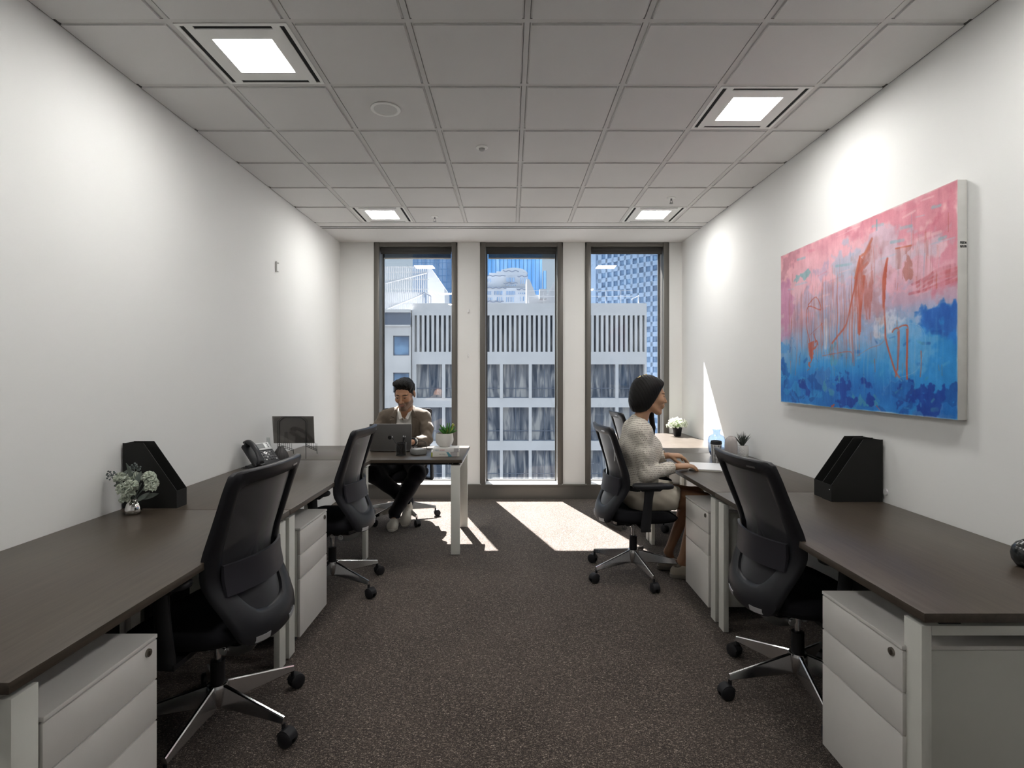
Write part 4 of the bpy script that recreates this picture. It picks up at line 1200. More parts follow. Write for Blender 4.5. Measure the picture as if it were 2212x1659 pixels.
# ------------------------------------------------------------------ black magazine files
M['file_black'] = pm('black_file_board', (.011, .011, .010), .62, spec=.3)
def make_file():
    e = empty('magazine_file', (0, 0, 0))
    D, T, H, LO, TP = .262, .082, .316, .084, .100        # depth, thickness, height, front height, top run
    t = .003
    prof = [(0, 0), (D, 0), (D, LO), (TP, H), (0, H)]     # x from the wall outward, z
    for nm, ya, yb in (('side_panel', -T/2, -T/2 + t), ('side_panel', T/2 - t, T/2)):
        MB().prism(prof, 'y', ya, yb).build(nm, M['file_black'], e, smooth=0)
    MB().box(0, t, -T/2 + t, T/2 - t, t, H - .002).build('back_panel', M['file_black'], e, smooth=0)
    MB().box(D - t, D, -T/2 + t, T/2 - t, t, LO).build('front_panel', M['file_black'], e, smooth=0)
    MB().box(0, D, -T/2 + t, T/2 - t, 0, t).build('base_panel', M['file_black'], e, smooth=0)
    return e
f0 = make_file()
FG = 'black magazine files'
f0.location = (-1.876, 2.674, DZ); tag(f0, 'single black magazine file on the left desk beside the flower vase', 'magazine file', FG)
f1 = copy_tree(f0); f1.location = (1.896, 2.808, DZ); f1.rotation_euler = (0, 0, PI); tag(f1, 'nearer of the two black magazine files below the painting', 'magazine file', FG)
f2 = copy_tree(f0); f2.location = (1.902, 2.893, DZ); f2.rotation_euler = (0, 0, PI); tag(f2, 'farther of the two black magazine files below the painting', 'magazine file', FG)
MB().box(.2622, .2628, .022, .029, .058, .0605).build('stitch_mark', M['sill'], f1, smooth=0)

# ------------------------------------------------------------------ silver vase with flowers (left desk)
M['silver'] = pm('mirror_silver_glaze', (.80, .79, .77), .07, metal=1.0)
M['sage'] = pm('sage_leaf', (.17, .20, .18), .7, var=.15, vscale=60)
M['sage_dark'] = pm('dark_sage_berry', (.10, .125, .12), .6)
M['bloom'] = pm('pale_green_bloom', (.42, .46, .38), .85, var=.12, vscale=150, bump=.5, bscale=500)
def leaf(mb, base, d, up, length, width, bend=.2, n=7, thick=.0006):
    base = Vector(base); d = Vector(d).normalized(); up = Vector(up)
    side = d.cross(up).normalized(); nn = side.cross(d).normalized()
    rg = []
    for i in range(n + 1):
        t = i / n
        w_ = width * math.sin(PI * min(1, t * .94 + .05)) ** .8 * .5
        c = base + d * (length * t) + nn * (-bend * length * t * t)
        rg.append([c - side * w_ + nn * thick, c + nn * (-w_ * .25), c + side * w_ + nn * thick, c + side * w_ * .9 - nn * thick, c - nn * (w_ * .25 + thick * 2), c - side * w_ * .9 - nn * thick])
    mb.loft(rg)
vs_ = empty('flower_vase', (-1.752, 2.530, DZ), 0, 'small mirror-silver vase with pale green artificial flowers on the left desk', 'vase')
MB().lathe([(.022, 0), (.030, .003), (.0335, .010), (.0340, .016), (.0325, .030), (.027, .048), (.019, .059), (.0145, .064), (.0150, .0705), (.0135, .071), (.0125, .064), (.010, .05), (.001, .03)], n=48).build('vase', M['silver'], vs_, smooth=60)
rr = random.Random(3)
st_m = MB()
heads = [(-.060, .0, .165, .030, 'b'), (-.028, -.03, .120, .031, 'b'), (.012, -.035, .135, .033, 'b'), (.004, -.04, .100, .030, 'b'), (-.010, -.045, .078, .024, 'b'),
         (.078, -.01, .170, .032, 'b'), (.098, -.02, .145, .031, 'b'), (.100, -.03, .128, .026, 'b'), (-.015, .02, .165, .030, 'b')]
tips = [(-.092, 0, .178), (.010, .01, .205), (-.015, .0, .15), (.08, -.01, .15), (-.03, -.03, .11), (.012, -.03, .12), (.03, .01, .14)]
for x, y, z in tips:
    st_m.tube([(0, 0, .05), (x * .25, y * .3, .085), (x * .6, y * .7, .05 + (z - .05) * .65), (x, y, z)], [.0032, .0028, .0022, .0015], 7)
st_m.build('stems', M['sage'], vs_)
for (x, y, z, r_, k) in heads:
    m_ = MB()
    # ruffled ball made of many short petals around a core
    m_.ball((x, y, z), r_ * .62, 14, 9, (1, 1, .85))
    for i in range(46):
        th = rr.uniform(0, 2 * PI); ph = math.acos(rr.uniform(-.6, 1))
        d = Vector((math.sin(ph) * math.cos(th), math.sin(ph) * math.sin(th), math.cos(ph)))
        c = Vector((x, y, z)) + d * r_ * .55
        u = d.orthogonal().normalized(); w_ = d.cross(u)
        a = rr.uniform(0, PI); u2 = u * math.cos(a) + w_ * math.sin(a); w2 = d.cross(u2)
        s1 = r_ * .22; s2 = r_ * .10; h = r_ * .42
        m_.loft([[c - u2 * s1 - w2 * s2, c + u2 * s1 - w2 * s2, c + u2 * s1 + w2 * s2, c - u2 * s1 + w2 * s2], [c + d * h - u2 * s1 * 1.15 - w2 * s2 * .4, c + d * h + u2 * s1 * 1.15 - w2 * s2 * .4, c + d * h + u2 * s1 * 1.1 + w2 * s2 * .4, c + d * h - u2 * s1 * 1.1 + w2 * s2 * .4]])
    m_.build('flower', M['bloom'], vs_, smooth=60)
for (cx, cz, n_) in ((-.098, .178, 12), (.008, .212, 14)):
    m_ = MB()
    for i in range(n_):
        th = 2 * PI * i / n_; d = Vector((math.cos(th) * .8, rr.uniform(-.6, .2), math.sin(th) * .6 + .2)).normalized()
        L_ = rr.uniform(.016, .030)
        p = Vector((cx, 0, cz)) + d * L_
        m_.tube([(cx, 0, cz), p], .0011, 5); m_.ball(p, .0042, 8, 6)
    m_.build('berry_sprig', M['sage_dark'], vs_, smooth=60)
for (b_, d, L_, w_, bd) in (((-.03, 0, .14), (-.9, 0, -.12), .085, .020, .35), ((-.02, .0, .16), (.25, 0, 1), .085, .020, -.55), ((.01, 0, .13), (.25, 0, .8), .07, .028, .1), ((.03, 0, .07), (.9, 0, .25), .09, .024, .0),
                            ((.02, -.01, .06), (.7, 0, .5), .07, .022, .1), ((-.04, 0, .12), (-.5, 0, .4), .06, .028, .1), ((.0, 0, .14), (-.3, 0, .8), .06, .026, .1), ((.05, -.01, .11), (.4, 0, .5), .05, .02, .1), ((-.06, 0, .15), (.3, .0, .6), .06, .025, .1)):
    m_ = MB(); leaf(m_, b_, d, (0, -1, .2), L_, w_, bd); m_.build('leaf', M['sage'], vs_, smooth=60)

# ------------------------------------------------------------------ desk telephone
M['phone_black'] = pm('phone_black', (.016, .017, .019), .38, spec=.45)
M['phone_silver'] = pm('phone_silver', (.52, .53, .53), .35, metal=.3)
M['lcd'] = pm('grey_lcd', (.09, .10, .10), .45)
M['key'] = pm('phone_key', (.03, .032, .035), .4)
ph = empty('desk_phone', (-1.735, 3.80, DZ), R(-32), 'black desk phone with corded handset and silver screen surround by the left wall', 'phone')
# local: +X is towards the user, body plane tilted 42 degrees
tl = R(40)
body = place('phone_body', None, ph) if False else None
def tilted(mb, name, mat, parent, bevel=.002, smooth=30, off=(0, 0, 0)):
    o = mb.build(name, mat, parent, bevel=bevel, smooth=smooth)
    return o
face = empty('face', (0, 0, 0)); bpy.data.objects.remove(face)
def tp(x, y, z):          # from the plane of the face (x down the slope, z out of it) to phone coordinates
    return (-.085 + (x) * math.cos(tl) + z * math.sin(tl), y, .160 - x * math.sin(tl) + z * math.cos(tl))
def tmb(mb): mb.v = [tp(*v) for v in mb.v]; return mb
b0 = MB().box(0, .205, -.093, .105, -.026, 0)
pb = tmb(b0).build('phone_body', M['phone_black'], ph, bevel=.006, smooth=40)
MB().loft([[(-.09, -.07, 0), (.085, -.07, 0), (.085, .09, 0), (-.09, .09, 0)], [(-.085, -.07, .012), (.09, -.07, .012), (.09, .09, .012), (-.085, .09, .012)]]).build('stand', M['phone_black'], ph, bevel=.003)
MB().prism([(-.075, .010), (-.045, .010), (-.015, .105), (-.06, .12)], 'y', -.03, .06).build('stand_post', M['phone_black'], ph, bevel=.003)
tmb(MB().box(.006, .075, -.018, .098, 0, .006)).build('screen_surround', M['phone_silver'], pb, bevel=.002)
tmb(MB().box(.016, .058, -.006, .052, .006, .0075)).build('screen', M['lcd'], pb, smooth=0)
for i in range(3): tmb(MB().cyl((.020 + .016 * i, .078, .004), (.020 + .016 * i, .078, .0085), .0045, n=12)).build('key', M['key'], pb)
for r_ in range(4):
    for c in range(6):
        if c == 2 and r_ in (0, 1): continue
        tmb(MB().box(.092 + .023 * r_, .102 + .023 * r_, -.014 + .019 * c, -.003 + .019 * c, 0, .0032)).build('key', M['key'] if (r_ + c) % 4 else M['phone_silver'], pb, bevel=.001)
mb = MB()
for a in (0, 90, 180, 270):
    ca_, sa = math.cos(R(a)), math.sin(R(a))
    mb.box(.104 + ca_ * .008 - .0045, .104 + ca_ * .008 + .0045, .030 + sa * .010 - .0045, .030 + sa * .010 + .0045, 0, .004)
tmb(mb).build('navigation_key', M['phone_silver'], pb, smooth=0)
hs = MB()
rg = []
for i in range(15):
    t = i / 14
    x = -.012 + .222 * t
    lift = .040 * math.sin(PI * t) ** .6 * (1 - .15 * t) + .012
    wd = .020 + .006 * abs(2 * t - 1) ** 3
    th = .013 + .006 * abs(2 * t - 1) ** 3
    rg.append([(x, -.060 + wd * math.cos(q), lift + th * math.sin(q)) for q in [2 * PI * k / 14 for k in range(14)]])
hs.loft(rg)
hs.cyl((.008, -.060, .022), (.008, -.060, .000), .026, .022, n=20).cyl((.196, -.060, .022), (.196, -.060, .0), .026, .022, n=20)
tmb(hs).build('handset', M['phone_black'], ph, smooth=60)
pts = [Vector(tp(.21, -.062, .01)) + Vector((.0, -.0, 0))]
cc = MB(); P0 = Vector((.078, -.07, .030)); P1 = Vector((-.05, -.115, .004))
sp = []
for i in range(90):
    t = i / 89; c = P0.lerp(P1, t); a = i * .9
    sp.append((c.x, c.y + .005 * math.cos(a), max(.006, c.z - .02 * math.sin(PI * t)) + .005 * math.sin(a)))
cc.tube(sp, .0015, 5); cc.build('coiled_cord', M['phone_black'], ph)

# ------------------------------------------------------------------ glass oil lamp, dark vase, file sorter
M['clear'] = sheet_mat('clear_glass', (.8, .85, .85), .10, .03, trans_col=(.96, .97, .97), gloss=.10)
ol = empty('oil_lamp', (-1.790, 4.025, DZ), 0, 'small round black oil lamp with a clear glass chimney behind the phone', 'oil lamp')
MB().lathe([(.018, 0), (.030, .008), (.036, .028), (.034, .046), (.022, .060), (.0165, .064), (.0165, .080), (.001, .081)], n=36).build('lamp_body', M['phone_black'], ol, smooth=50)
MB().lathe([(.0155, .080), (.020, .092), (.021, .105), (.017, .125), (.0125, .150), (.0120, .180), (.0105, .180), (.0110, .150), (.0155, .125), (.0195, .105), (.0185, .092), (.0140, .080)], n=28, cap0=False, cap1=False).build('glass_chimney', M['clear'], ol, smooth=60)
dv = empty('dark_vase', (-1.672, 3.965, DZ), 0, 'matt charcoal teardrop vase with fine vertical ribs next to the wire file sorter', 'vase')
rg = []
for r_, z in [(.030, 0), (.046, .010), (.055, .032), (.054, .052), (.045, .078), (.030, .102), (.020, .116), (.0185, .122), (.0165, .122), (.017, .112), (.001, .08)]:
    rg.append([((r_ * (1 + .02 * math.cos(20 * t))) * math.cos(t), (r_ * (1 + .02 * math.cos(20 * t))) * math.sin(t), z) for t in [2 * PI * i / 80 for i in range(80)]])
MB().loft(rg).build('vase_body', pm('matt_charcoal_ceramic', (.045, .042, .042), .55, spec=.35), dv, smooth=60)

M['wire'] = pm('black_wire', (.012, .012, .012), .45, spec=.4)
M['smoke'] = sheet_mat('smoky_plastic', (.12, .112, .105), .55, .06, trans_col=(.55, .53, .50), gloss=.06)
fsr = empty('file_sorter', (-1.672, 4.20, DZ), 0, 'black wire file sorter standing at the end of the left desk', 'file sorter')
def wire(pts, name='wire', r_=.0021): return MB().tube(pts, r_, 7).build(name, M['wire'], fsr, smooth=60)
w2, ch_, top = .108, .038, .324
for y_, w_ in ((-.035, w2), (-.022, w2 - .006)):
    wire([(-w_, y_, .095 if y_ > -.03 else .0), (-w_, y_, top - ch_), (-w_ + ch_, y_, top - (0 if y_ < -.03 else .008)), (w_ - ch_, y_, top - (0 if y_ < -.03 else .008)), (w_, y_, top - ch_), (w_, y_, .095 if y_ > -.03 else .0)], 'arch')
for sx in (-1, 1):
    for dz in (0, .013):
        wire([(sx * (w2 - .004), -.03, .112 - dz), (sx * (w2 - .012), .235, .036 - dz * .6), (sx * (w2 - .012), .24, .0)] if dz == 0 else [(sx * (w2 - .004), -.03, .112 - dz), (sx * (w2 - .012), .235, .036 - dz)], 'side_rail')
    for i in range(7):
        t = (i + .5) / 7; y_ = -.03 + .265 * t; z_ = .112 - .076 * t
        wire([(sx * (w2 - .006), y_, z_ - .013), (sx * (w2 - .006), y_, z_ + .045)], 'rung', .0014)
fo = empty('smoky_folder', (-1.672, 4.186, DZ + .118), 0, 'smoky translucent grey folder standing in the wire file sorter', 'folder')
MB().loft([[(-.148, 0, 0), (.166, 0, 0), (.166, .003, 0), (-.148, .003, 0)], [(-.158, -.004, .208), (.160, -.004, .208), (.160, -.001, .208), (-.158, -.001, .208)]]).build('cover', M['smoke'], fo, smooth=0)
MB().prism([(-.150, .20), (.152, .20), (.160, .004), (.02, .004), (-.145, .085)], 'y', .004, .0052).build('sheet', pm('grey_sheet', (.42, .40, .38), .7), fo, smooth=0)

# ------------------------------------------------------------------ things on the man's desk
M['alu'] = pm('space_grey_aluminium', (.17, .165, .16), .38, metal=.75)
M['alu_edge'] = pm('bright_aluminium_edge', (.50, .49, .48), .3, metal=.7)
M['logo'] = pm('glossy_black_mark', (.008, .008, .009), .1, spec=.6)
lp = empty('laptop', (-1.001, 4.556, DZ), R(-1.5), 'open dark grey laptop with a black fruit mark on its lid', 'laptop')
MB().box(-.178, .178, 0, .248, .003, .0145).build('laptop_base', M['alu'], lp, bevel=.004)
MB().box(-.16, .16, .05, .13, .0145, .0155).build('keyboard', M['black'], lp, bevel=.0005)
ld = MB()
def rrect(w_, z0, z1, r_, y0, y1, tilt_=0.03):
    out = []
    for (cx, cz, a0) in ((w_ - r_, z0 + .003, 270), (w_ - r_, z1 - r_, 0), (-w_ + r_, z1 - r_, 90), (-w_ + r_, z0 + .003, 180)):
        for k in range(5):
            rad = r_ if cz > z0 + .01 else .003
            a = R(a0 + 90 * k / 4); out.append((cx + rad * math.cos(a), cz + rad * math.sin(a)))
    return out
pr = rrect(.1778, .012, .232, .009, 0, 0)
tlt = .028
ld.loft([[(x, -.0005 - tlt * (z - .012), z) for x, z in pr], [(x, .0052 - tlt * (z - .012), z) for x, z in pr]])
lid = ld.build('lid', [M['alu']], lp, bevel=.001)
MB().loft([[(x * .965, .0054 - tlt * (.12 + (z - .12) * .95 - .012), .12 + (z - .12) * .95) for x, z in pr], [(x * .965, .0058 - tlt * (.12 + (z - .12) * .95 - .012), .12 + (z - .12) * .95) for x, z in pr]]).build('display', M['black'], lid, smooth=0)
ed = MB(); outl = [(x, z) for x, z in pr if z > .02]
ed.tube([(-.1778, .0045, .018)] and [(x, .0045 - tlt * (z - .012), z) for x, z in sorted(pr[4:16], key=lambda q: -pr.index(q))], .0012, 6)
ed.build('lid_edge', M['alu_edge'], lid)
# apple-shaped mark: body with a bite and a leaf
ap = []
for i in range(48):
    t = 2 * PI * i / 48
    x = .0165 * math.cos(t) * (1 + .06 * math.sin(t)); z = .0175 * math.sin(t)
    if math.sin(t) > .75: z -= .0045 * math.exp(-(x / .004) ** 2)
    if math.sin(t) < -.75: z += .0022 * math.exp(-(x / .0035) ** 2)
    x *= 1 - .14 * max(0, -math.sin(t))
    d = math.hypot(x - .0205, z - .002)
    if d < .0085: 
        k = .0085 / max(d, 1e-5); x, z = .0205 + (x - .0205) * k, .002 + (z - .002) * k
        x = min(x, .0165)
        if math.hypot(x - .0205, z - .002) < .0083: x = .0205 - math.sqrt(max(0, .0085 ** 2 - (z - .002) ** 2))
    ap.append((x - .006, z))
lg = MB()
cz_ = .118
lg.loft([[(x, -.0005 - tlt * (cz_ + z - .012) - .0006, cz_ + z) for x, z in ap], [(x, -.0005 - tlt * (cz_ + z - .012) + .0004, cz_ + z) for x, z in ap]])
lf = [(-.006 + .0085 * (t ** 1) * math.sin(R(35)) + w_ * .0028 * math.sin(PI * t), cz_ + .0165 + .0095 * t - w_ * .0015 * math.sin(PI * t)) for w_, t in [(1, k / 6) for k in range(7)] + [(-1, 1 - k / 6) for k in range(1, 6)]]
lg.loft([[(x, -.0011 - tlt * (z - .012), z) for x, z in lf], [(x, -.0001 - tlt * (z - .012), z) for x, z in lf]])
lg.build('fruit_mark', M['logo'], lid, smooth=0)

pc = empty('pen_cup', (-.872, 4.345, DZ), 0, 'black wire mesh pen cup in front of the laptop', 'pen cup')
M['cupmesh'] = sheet_mat('black_wire_mesh', (.012, .012, .012), .62, .5, gloss=.01)
MB().lathe([(.0395, .004), (.0400, .098)], n=36, cap0=False, cap1=False).build('mesh_wall', M['cupmesh'], pc, smooth=60)
m_ = MB()
for z in (.003, .100): m_.tube([(.0405 * math.cos(2*PI*k/36), .0405 * math.sin(2*PI*k/36), z) for k in range(37)], .0026, 6, cap=False)
m_.build('rim', M['wire'], pc, smooth=60)
MB().cyl((0, 0, 0), (0, 0, .003), .040, n=36).build('cup_base', M['wire'], pc)
for (a, b, c1, lbl) in (((.018, -.02, .006), (-.074, .01, .152), 'white cap', 'black pen leaning far out of the left of the pen cup'), ((.012, .012, .006), (.020, .0, .158), None, 'thick black marker standing upright in the pen cup'), ((-.02, .0, .006), (.034, .008, .155), None, 'black pen leaning right in the pen cup')):
    P0 = Vector((-.872, 4.345, DZ)); A = Vector(a); B = Vector(b)
    pe = empty('pen', P0 + A, 0, lbl, 'pen', 'pens in the mesh cup'); d = B - A; rad = .0052 if 'thick' in lbl else .0038
    MB().tube([(0, 0, 0), d * .06, d * .5, d * .93], [.0012, rad, rad, rad], 10).build('barrel', M['wire'], pe, smooth=40)
    MB().tube([d * .93, d], [rad * .95, rad * .8], 10).build('cap', M['phone_silver'], pe, smooth=40)

M['felt'] = pm('grey_woven_felt', (.20, .20, .195), .9, bump=.4, bscale=900, var=.08, vscale=300)
gb = empty('speaker_puck', (-.742, 4.405, DZ), R(33), 'small grey square conference speaker beside the laptop', 'speaker')
def rsq(h, z, r_=.018):
    out = []
    for a0, sx, sy in ((0, 1, 1), (90, -1, 1), (180, -1, -1), (270, 1, -1)):
        for k in range(6):
            a = R(a0 + 90 * k / 5); out.append((sx * (h - r_) + r_ * math.cos(a), sy * (h - r_) + r_ * math.sin(a), z))
    return out
MB().loft([rsq(.052, .003), rsq(.055, .008), rsq(.055, .040), rsq(.052, .045), rsq(.040, .0455)]).build('puck_body', M['felt'], gb, smooth=50)
MB().loft([rsq(.046, 0), rsq(.048, .004)]).build('foot', M['black'], gb)
MB().loft([rsq(.038, .0452), rsq(.036, .0475)]).build('top_pad', M['phone_silver'], gb, smooth=50)
cbp = [(-.700, 4.47, .733), (-.688, 4.472, .775), (-.700, 4.50, .812), (-.745, 4.54, .822), (-.795, 4.57, .800), (-.818, 4.60, .765), (-.80, 4.64, .7335), (-.72, 4.67, .7335), (-.64, 4.60, .7335)]
cbs = []
A_ = np.array([cbp[0]] + cbp + [cbp[-1]])
for i in range(1, len(A_) - 2):
    for t in np.arange(0, 1, .125):
        cbs.append(tuple(.5 * (2 * A_[i] + (A_[i+1] - A_[i-1]) * t + (2 * A_[i-1] - 5 * A_[i] + 4 * A_[i+1] - A_[i+2]) * t * t + (3 * A_[i] - A_[i-1] - 3 * A_[i+1] + A_[i+2]) * t ** 3)))
cb = MB().tube(cbs, .0024, 6)
cb.v = [(x, y, z) for x, y, z in cb.v]
tag(cb.build('cable', M['wire'], smooth=60), 'thin black cable looping up behind the grey conference speaker', 'cable')

M['page'] = pm('book_pages', (.66, .64, .58), .85, var=.05, vscale=400, stretch=(1, 1, 40))
M['cov_cream'] = pm('cream_book_cover', (.68, .66, .60), .45)
M['cov_white'] = pm('white_book_cover', (.72, .71, .69), .4)
M['ink_blue'] = pm('teal_ink', (.12, .27, .33), .5); M['ink_red'] = pm('red_ink', (.50, .12, .12), .5); M['ink_grey'] = pm('grey_ink', (.22, .22, .21), .5)
M['olive'] = pm('olive_block', (.30, .33, .05), .5); M['petrol'] = pm('petrol_block', (.10, .30, .36), .5); M['silver_cov'] = pm('silver_grey_cover', (.42, .40, .40), .4)
FONT = None
def text_on(s, size, loc, rot, mat, parent, name='spine_text', extr=.0003):
    cu = bpy.data.curves.new(name, 'FONT'); cu.body = s; cu.size = size; cu.extrude = extr; cu.align_x = 'LEFT'; cu.align_y = 'CENTER'
    to = bpy.data.objects.new(name, cu); COL.objects.link(to)
    bpy.context.view_layer.update()
    me = bpy.data.meshes.new_from_object(to.evaluated_get(bpy.context.evaluated_depsgraph_get()))
    bpy.data.objects.remove(to); me.materials.clear(); me.materials.append(mat)
    return place(name, me, parent, loc, rot)
def make_book(x, y, z, rz, w_, d_, h_, cov, label):
    e = empty('book', (x, y, z), rz, label, 'book', 'books stacked at the end of the desk')
    t = .0018
    c = MB().box(0, w_, 0, d_, 0, t).box(0, w_, 0, d_, h_ - t, h_).box(0, w_, 0, t * 1.2, 0, h_)
    c.build('cover', cov, e, bevel=.0006)
    MB().box(.003, w_ - .003, t * 1.2, d_ - .003, t, h_ - t).build('pages', M['page'], e, smooth=0)
    return e
b1 = make_book(-.620, 4.262, DZ, R(7), .222, .158, .036, M['cov_cream'], 'lower cream book with an olive and petrol spine at the desk end')
MB().box(.001, .012, -.0006, .001, .001, .035).build('spine_block', M['olive'], b1, smooth=0)
MB().prism([(.118, .0355), (.135, .0355), (.165, .0005), (.135, .0005), (.130, .016)], 'y', -.0007, .0005).build('spine_block', M['petrol'], b1, smooth=0)
MB().box(.150, .205, -.0006, .0005, .0005, .0355).build('spine_block', M['silver_cov'], b1, smooth=0)
text_on('MILTON', .0135, (.062, -.0008, .019), (R(90), 0, 0), M['ink_grey'], b1)
b2 = make_book(-.608, 4.272, DZ + .0364, R(3), .205, .150, .030, M['cov_white'], 'upper white book with blue and red spine lettering, under the plant')
text_on('NEW', .0135, (.016, -.0008, .015), (R(90), 0, 0), M['ink_blue'], b2); text_on('WORK', .0135, (.052, -.0008, .015), (R(90), 0, 0), M['ink_red'], b2)
MB().box(.165, .203, -.0006, .0005, .001, .029).build('spine_block', M['silver_cov'], b2, smooth=0)

M['cer_white'] = pm('matt_white_ceramic', (.68, .66, .62), .45, spec=.4)
M['soil'] = pm('brown_gravel', (.10, .075, .05), .95, var=.5, vscale=120, bump=1, bscale=200)
M['green'] = pm('succulent_green', (.055, .20, .030), .45, var=.35, vscale=30, spec=.45)
M['green_tip'] = pm('yellow_green_tip', (.35, .38, .06), .45)
sp_ = empty('succulent_pot', (-.528, 4.375, DZ + .0668), 0, 'round white pot with a green succulent on the two books', 'potted plant')
MB().lathe([(.033, 0), (.040, .003), (.060, .020), (.070, .040), (.0725, .058), (.069, .088), (.066, .108), (.0625, .108), (.065, .088), (.066, .075), (.001, .075)], n=56).build('pot', M['cer_white'], sp_, smooth=55)
MB().lathe([(.0635, .096), (.045, .100), (.02, .103), (.001, .103)], n=30, cap0=True).build('soil', M['soil'], sp_, smooth=60)
rr = random.Random(9)
for i in range(46):
    th = rr.uniform(0, 2 * PI); el = rr.uniform(.45, 1.45)
    d = Vector((math.cos(th) * math.cos(el), math.sin(th) * math.cos(el), math.sin(el)))
    b_ = Vector((.022 + rr.uniform(-.018, .018), rr.uniform(-.018, .018), .098))
    L_ = rr.uniform(.050, .098)
    m_ = MB(); k = 6
    m_.tube([b_ + d * L_ * t for t in (0, .2, .5, .75, .92, 1)], [.004, .0062, .0065, .0052, .003, .0006], 7)
    m_.build('leaf', M['green'] if i % 9 else M['green_tip'], sp_, smooth=60)
m_ = MB().tube([(.045, 0, .10), (.062, 0, .150), (.068, 0, .172)], [.004, .004, .008], 7)
for k in range(8): m_.ball((.068 + .006 * math.cos(k), .006 * math.sin(k), .172 + .004 * (k % 3)), .006, 8, 6)
m_.build('flower_stalk', M['green_tip'], sp_, smooth=60)

# ------------------------------------------------------------------ things on the right desks
nb = empty('magazine', (1.352, 3.775, DZ), R(-19), 'white magazine lying closed under the seated woman\'s hands', 'magazine')
m_ = MB().box(-.105, .105, -.150, .150, .0, .0075); m_.build('pages', M['page'], nb, bevel=.001)
MB().loft([[(-.106, -.151, .0075), (.106, -.151, .0075), (.106, .151, .0075), (-.106, .151, .0075)], [(-.106, -.151, .0092), (.106, -.151, .0092), (.106, .151, .0092), (-.106, .151, .0092)]]).build('cover', M['cov_white'], nb, smooth=0)
MB().loft([[(-.10, -.148, .0094), (.098, -.152, .0094), (.102, .148, .0094), (-.10, .150, .0094)], [(-.10, -.148, .0125), (.098, -.154, .0135), (.102, .148, .0125), (-.10, .150, .0115)]]).build('loose_sheets', M['sill'], nb, smooth=0)

M['blue_glass_vase'] = sheet_mat('pale_blue_glass', (.30, .40, .58), .16, .03, trans_col=(.62, .74, .90), gloss=.10)
M['cobalt'] = sheet_mat('cobalt_glass_shade', (.02, .05, .16), .55, .05, trans_col=(.3, .4, .7), gloss=.08)
bv = empty('blue_glass_vase', (1.642, 4.325, DZ), 0, 'tall pale blue glass vase with a flared neck by the sunlit wall', 'vase')
rg = []
for r_, z in [(.036, .001), (.046, .004), (.058, .035), (.065, .085), (.066, .125), (.060, .150), (.044, .165), (.029, .172), (.026, .178), (.0262, .190), (.030, .203), (.0365, .213)]:
    rg.append([((r_ * (1 + (.02 if .01 < z < .16 else 0) * math.cos(9 * t))) * math.cos(t), (r_ * (1 + (.02 if .01 < z < .16 else 0) * math.cos(9 * t))) * math.sin(t), z) for t in [2 * PI * i / 72 for i in range(72)]])
MB().loft(rg, cap0=True, cap1=False).build('glass_body', M['blue_glass_vase'], bv, smooth=60)
MB().lathe([(.034, .004), (.050, .012), (.054, .030), (.045, .038), (.001, .016)], n=40).build('thick_glass_foot', M['cobalt'], bv, smooth=60)

tb = empty('travel_tumbler', (1.500, 3.960, DZ), 0, 'white travel tumbler with black stripes and a black lid, in front of the blue vase', 'tumbler')
M['tumbler'] = pm('tumbler_white', (.62, .62, .60), .3, spec=.5)
tz = .165
MB().lathe([(.026, 0), (.0275, .003), (.0375, tz - .024), (.0375, tz - .022), (.034, tz - .022), (.001, tz - .03)], n=40).build('tumbler_body', M['tumbler'], tb, smooth=50)
rad = lambda z: .0275 + .010 * (z - .003) / (tz - .027) + .0006
m_ = MB()
for a in (200, 235, 275, 310, 20, 60, 100, 140):
    a0 = R(a); m_.tube([((rad(z)) * math.cos(a0), (rad(z)) * math.sin(a0), z) for z in (.006, .06, .135)], .0022, 6)
m_.build('vertical_stripes', M['wire'], tb)
m_ = MB()
for k in range(13):
    z = .014 + k * .0095
    m_.tube([(rad(z) * math.cos(R(q)), rad(z) * math.sin(R(q)), z) for q in range(195, 345, 10)], .0011, 5)
m_.build('cross_stripes', M['wire'], tb)
MB().lathe([(.0375, tz - .026), (.0395, tz - .024), (.0400, tz - .014), (.0385, tz - .012), (.038, tz - .001), (.034, tz), (.030, tz - .006), (.001, tz - .006)], n=40).build('lid', M['black'], tb, smooth=40)

cv = empty('ceramic_vase', (1.705, 4.200, DZ), 0, 'rounded beige glazed ceramic vase between the blue vase and the spiky plant', 'vase')
M['beige'] = pm('beige_glaze', (.42, .385, .37), .22, spec=.55, var=.05, vscale=15, coat=.4)
MB().lathe([(.036, 0), (.042, .003), (.0465, .025), (.0480, .070), (.0475, .110), (.043, .138), (.033, .156), (.021, .166), (.018, .169), (.015, .168), (.014, .155), (.001, .13)], n=56).build('vase_body', M['beige'], cv, smooth=60)

gp = empty('spiky_plant_pot', (1.828, 4.275, DZ), 0, 'white diamond-textured pot with a dark spiky plant against the right wall', 'potted plant')
rg = []
n_ = 96
for j in range(25):
    z = .090 * j / 24
    r0 = np.interp(z, [0, .006, .03, .06, .09], [.033, .037, .041, .0415, .0385])
    ring = []
    for i in range(n_):
        t = 2 * PI * i / n_
        a = (t * 12 / (2 * PI) + z / .020) % 1; b = (t * 12 / (2 * PI) - z / .020) % 1
        k = min(abs(a - .5), abs(b - .5)) * 2
        bump_ = .0026 * (1 - k) if .006 < z < .084 else 0
        g_ = .0028 * min(1, 2.2 * min(min(a, 1 - a), min(b, 1 - b))) if .004 < z < .086 else 0
        ring.append(((r0 + g_) * math.cos(t), (r0 + g_) * math.sin(t), z))
    rg.append(ring)
rg.append([(.035 * math.cos(2*PI*i/n_), .035 * math.sin(2*PI*i/n_), .090) for i in range(n_)])
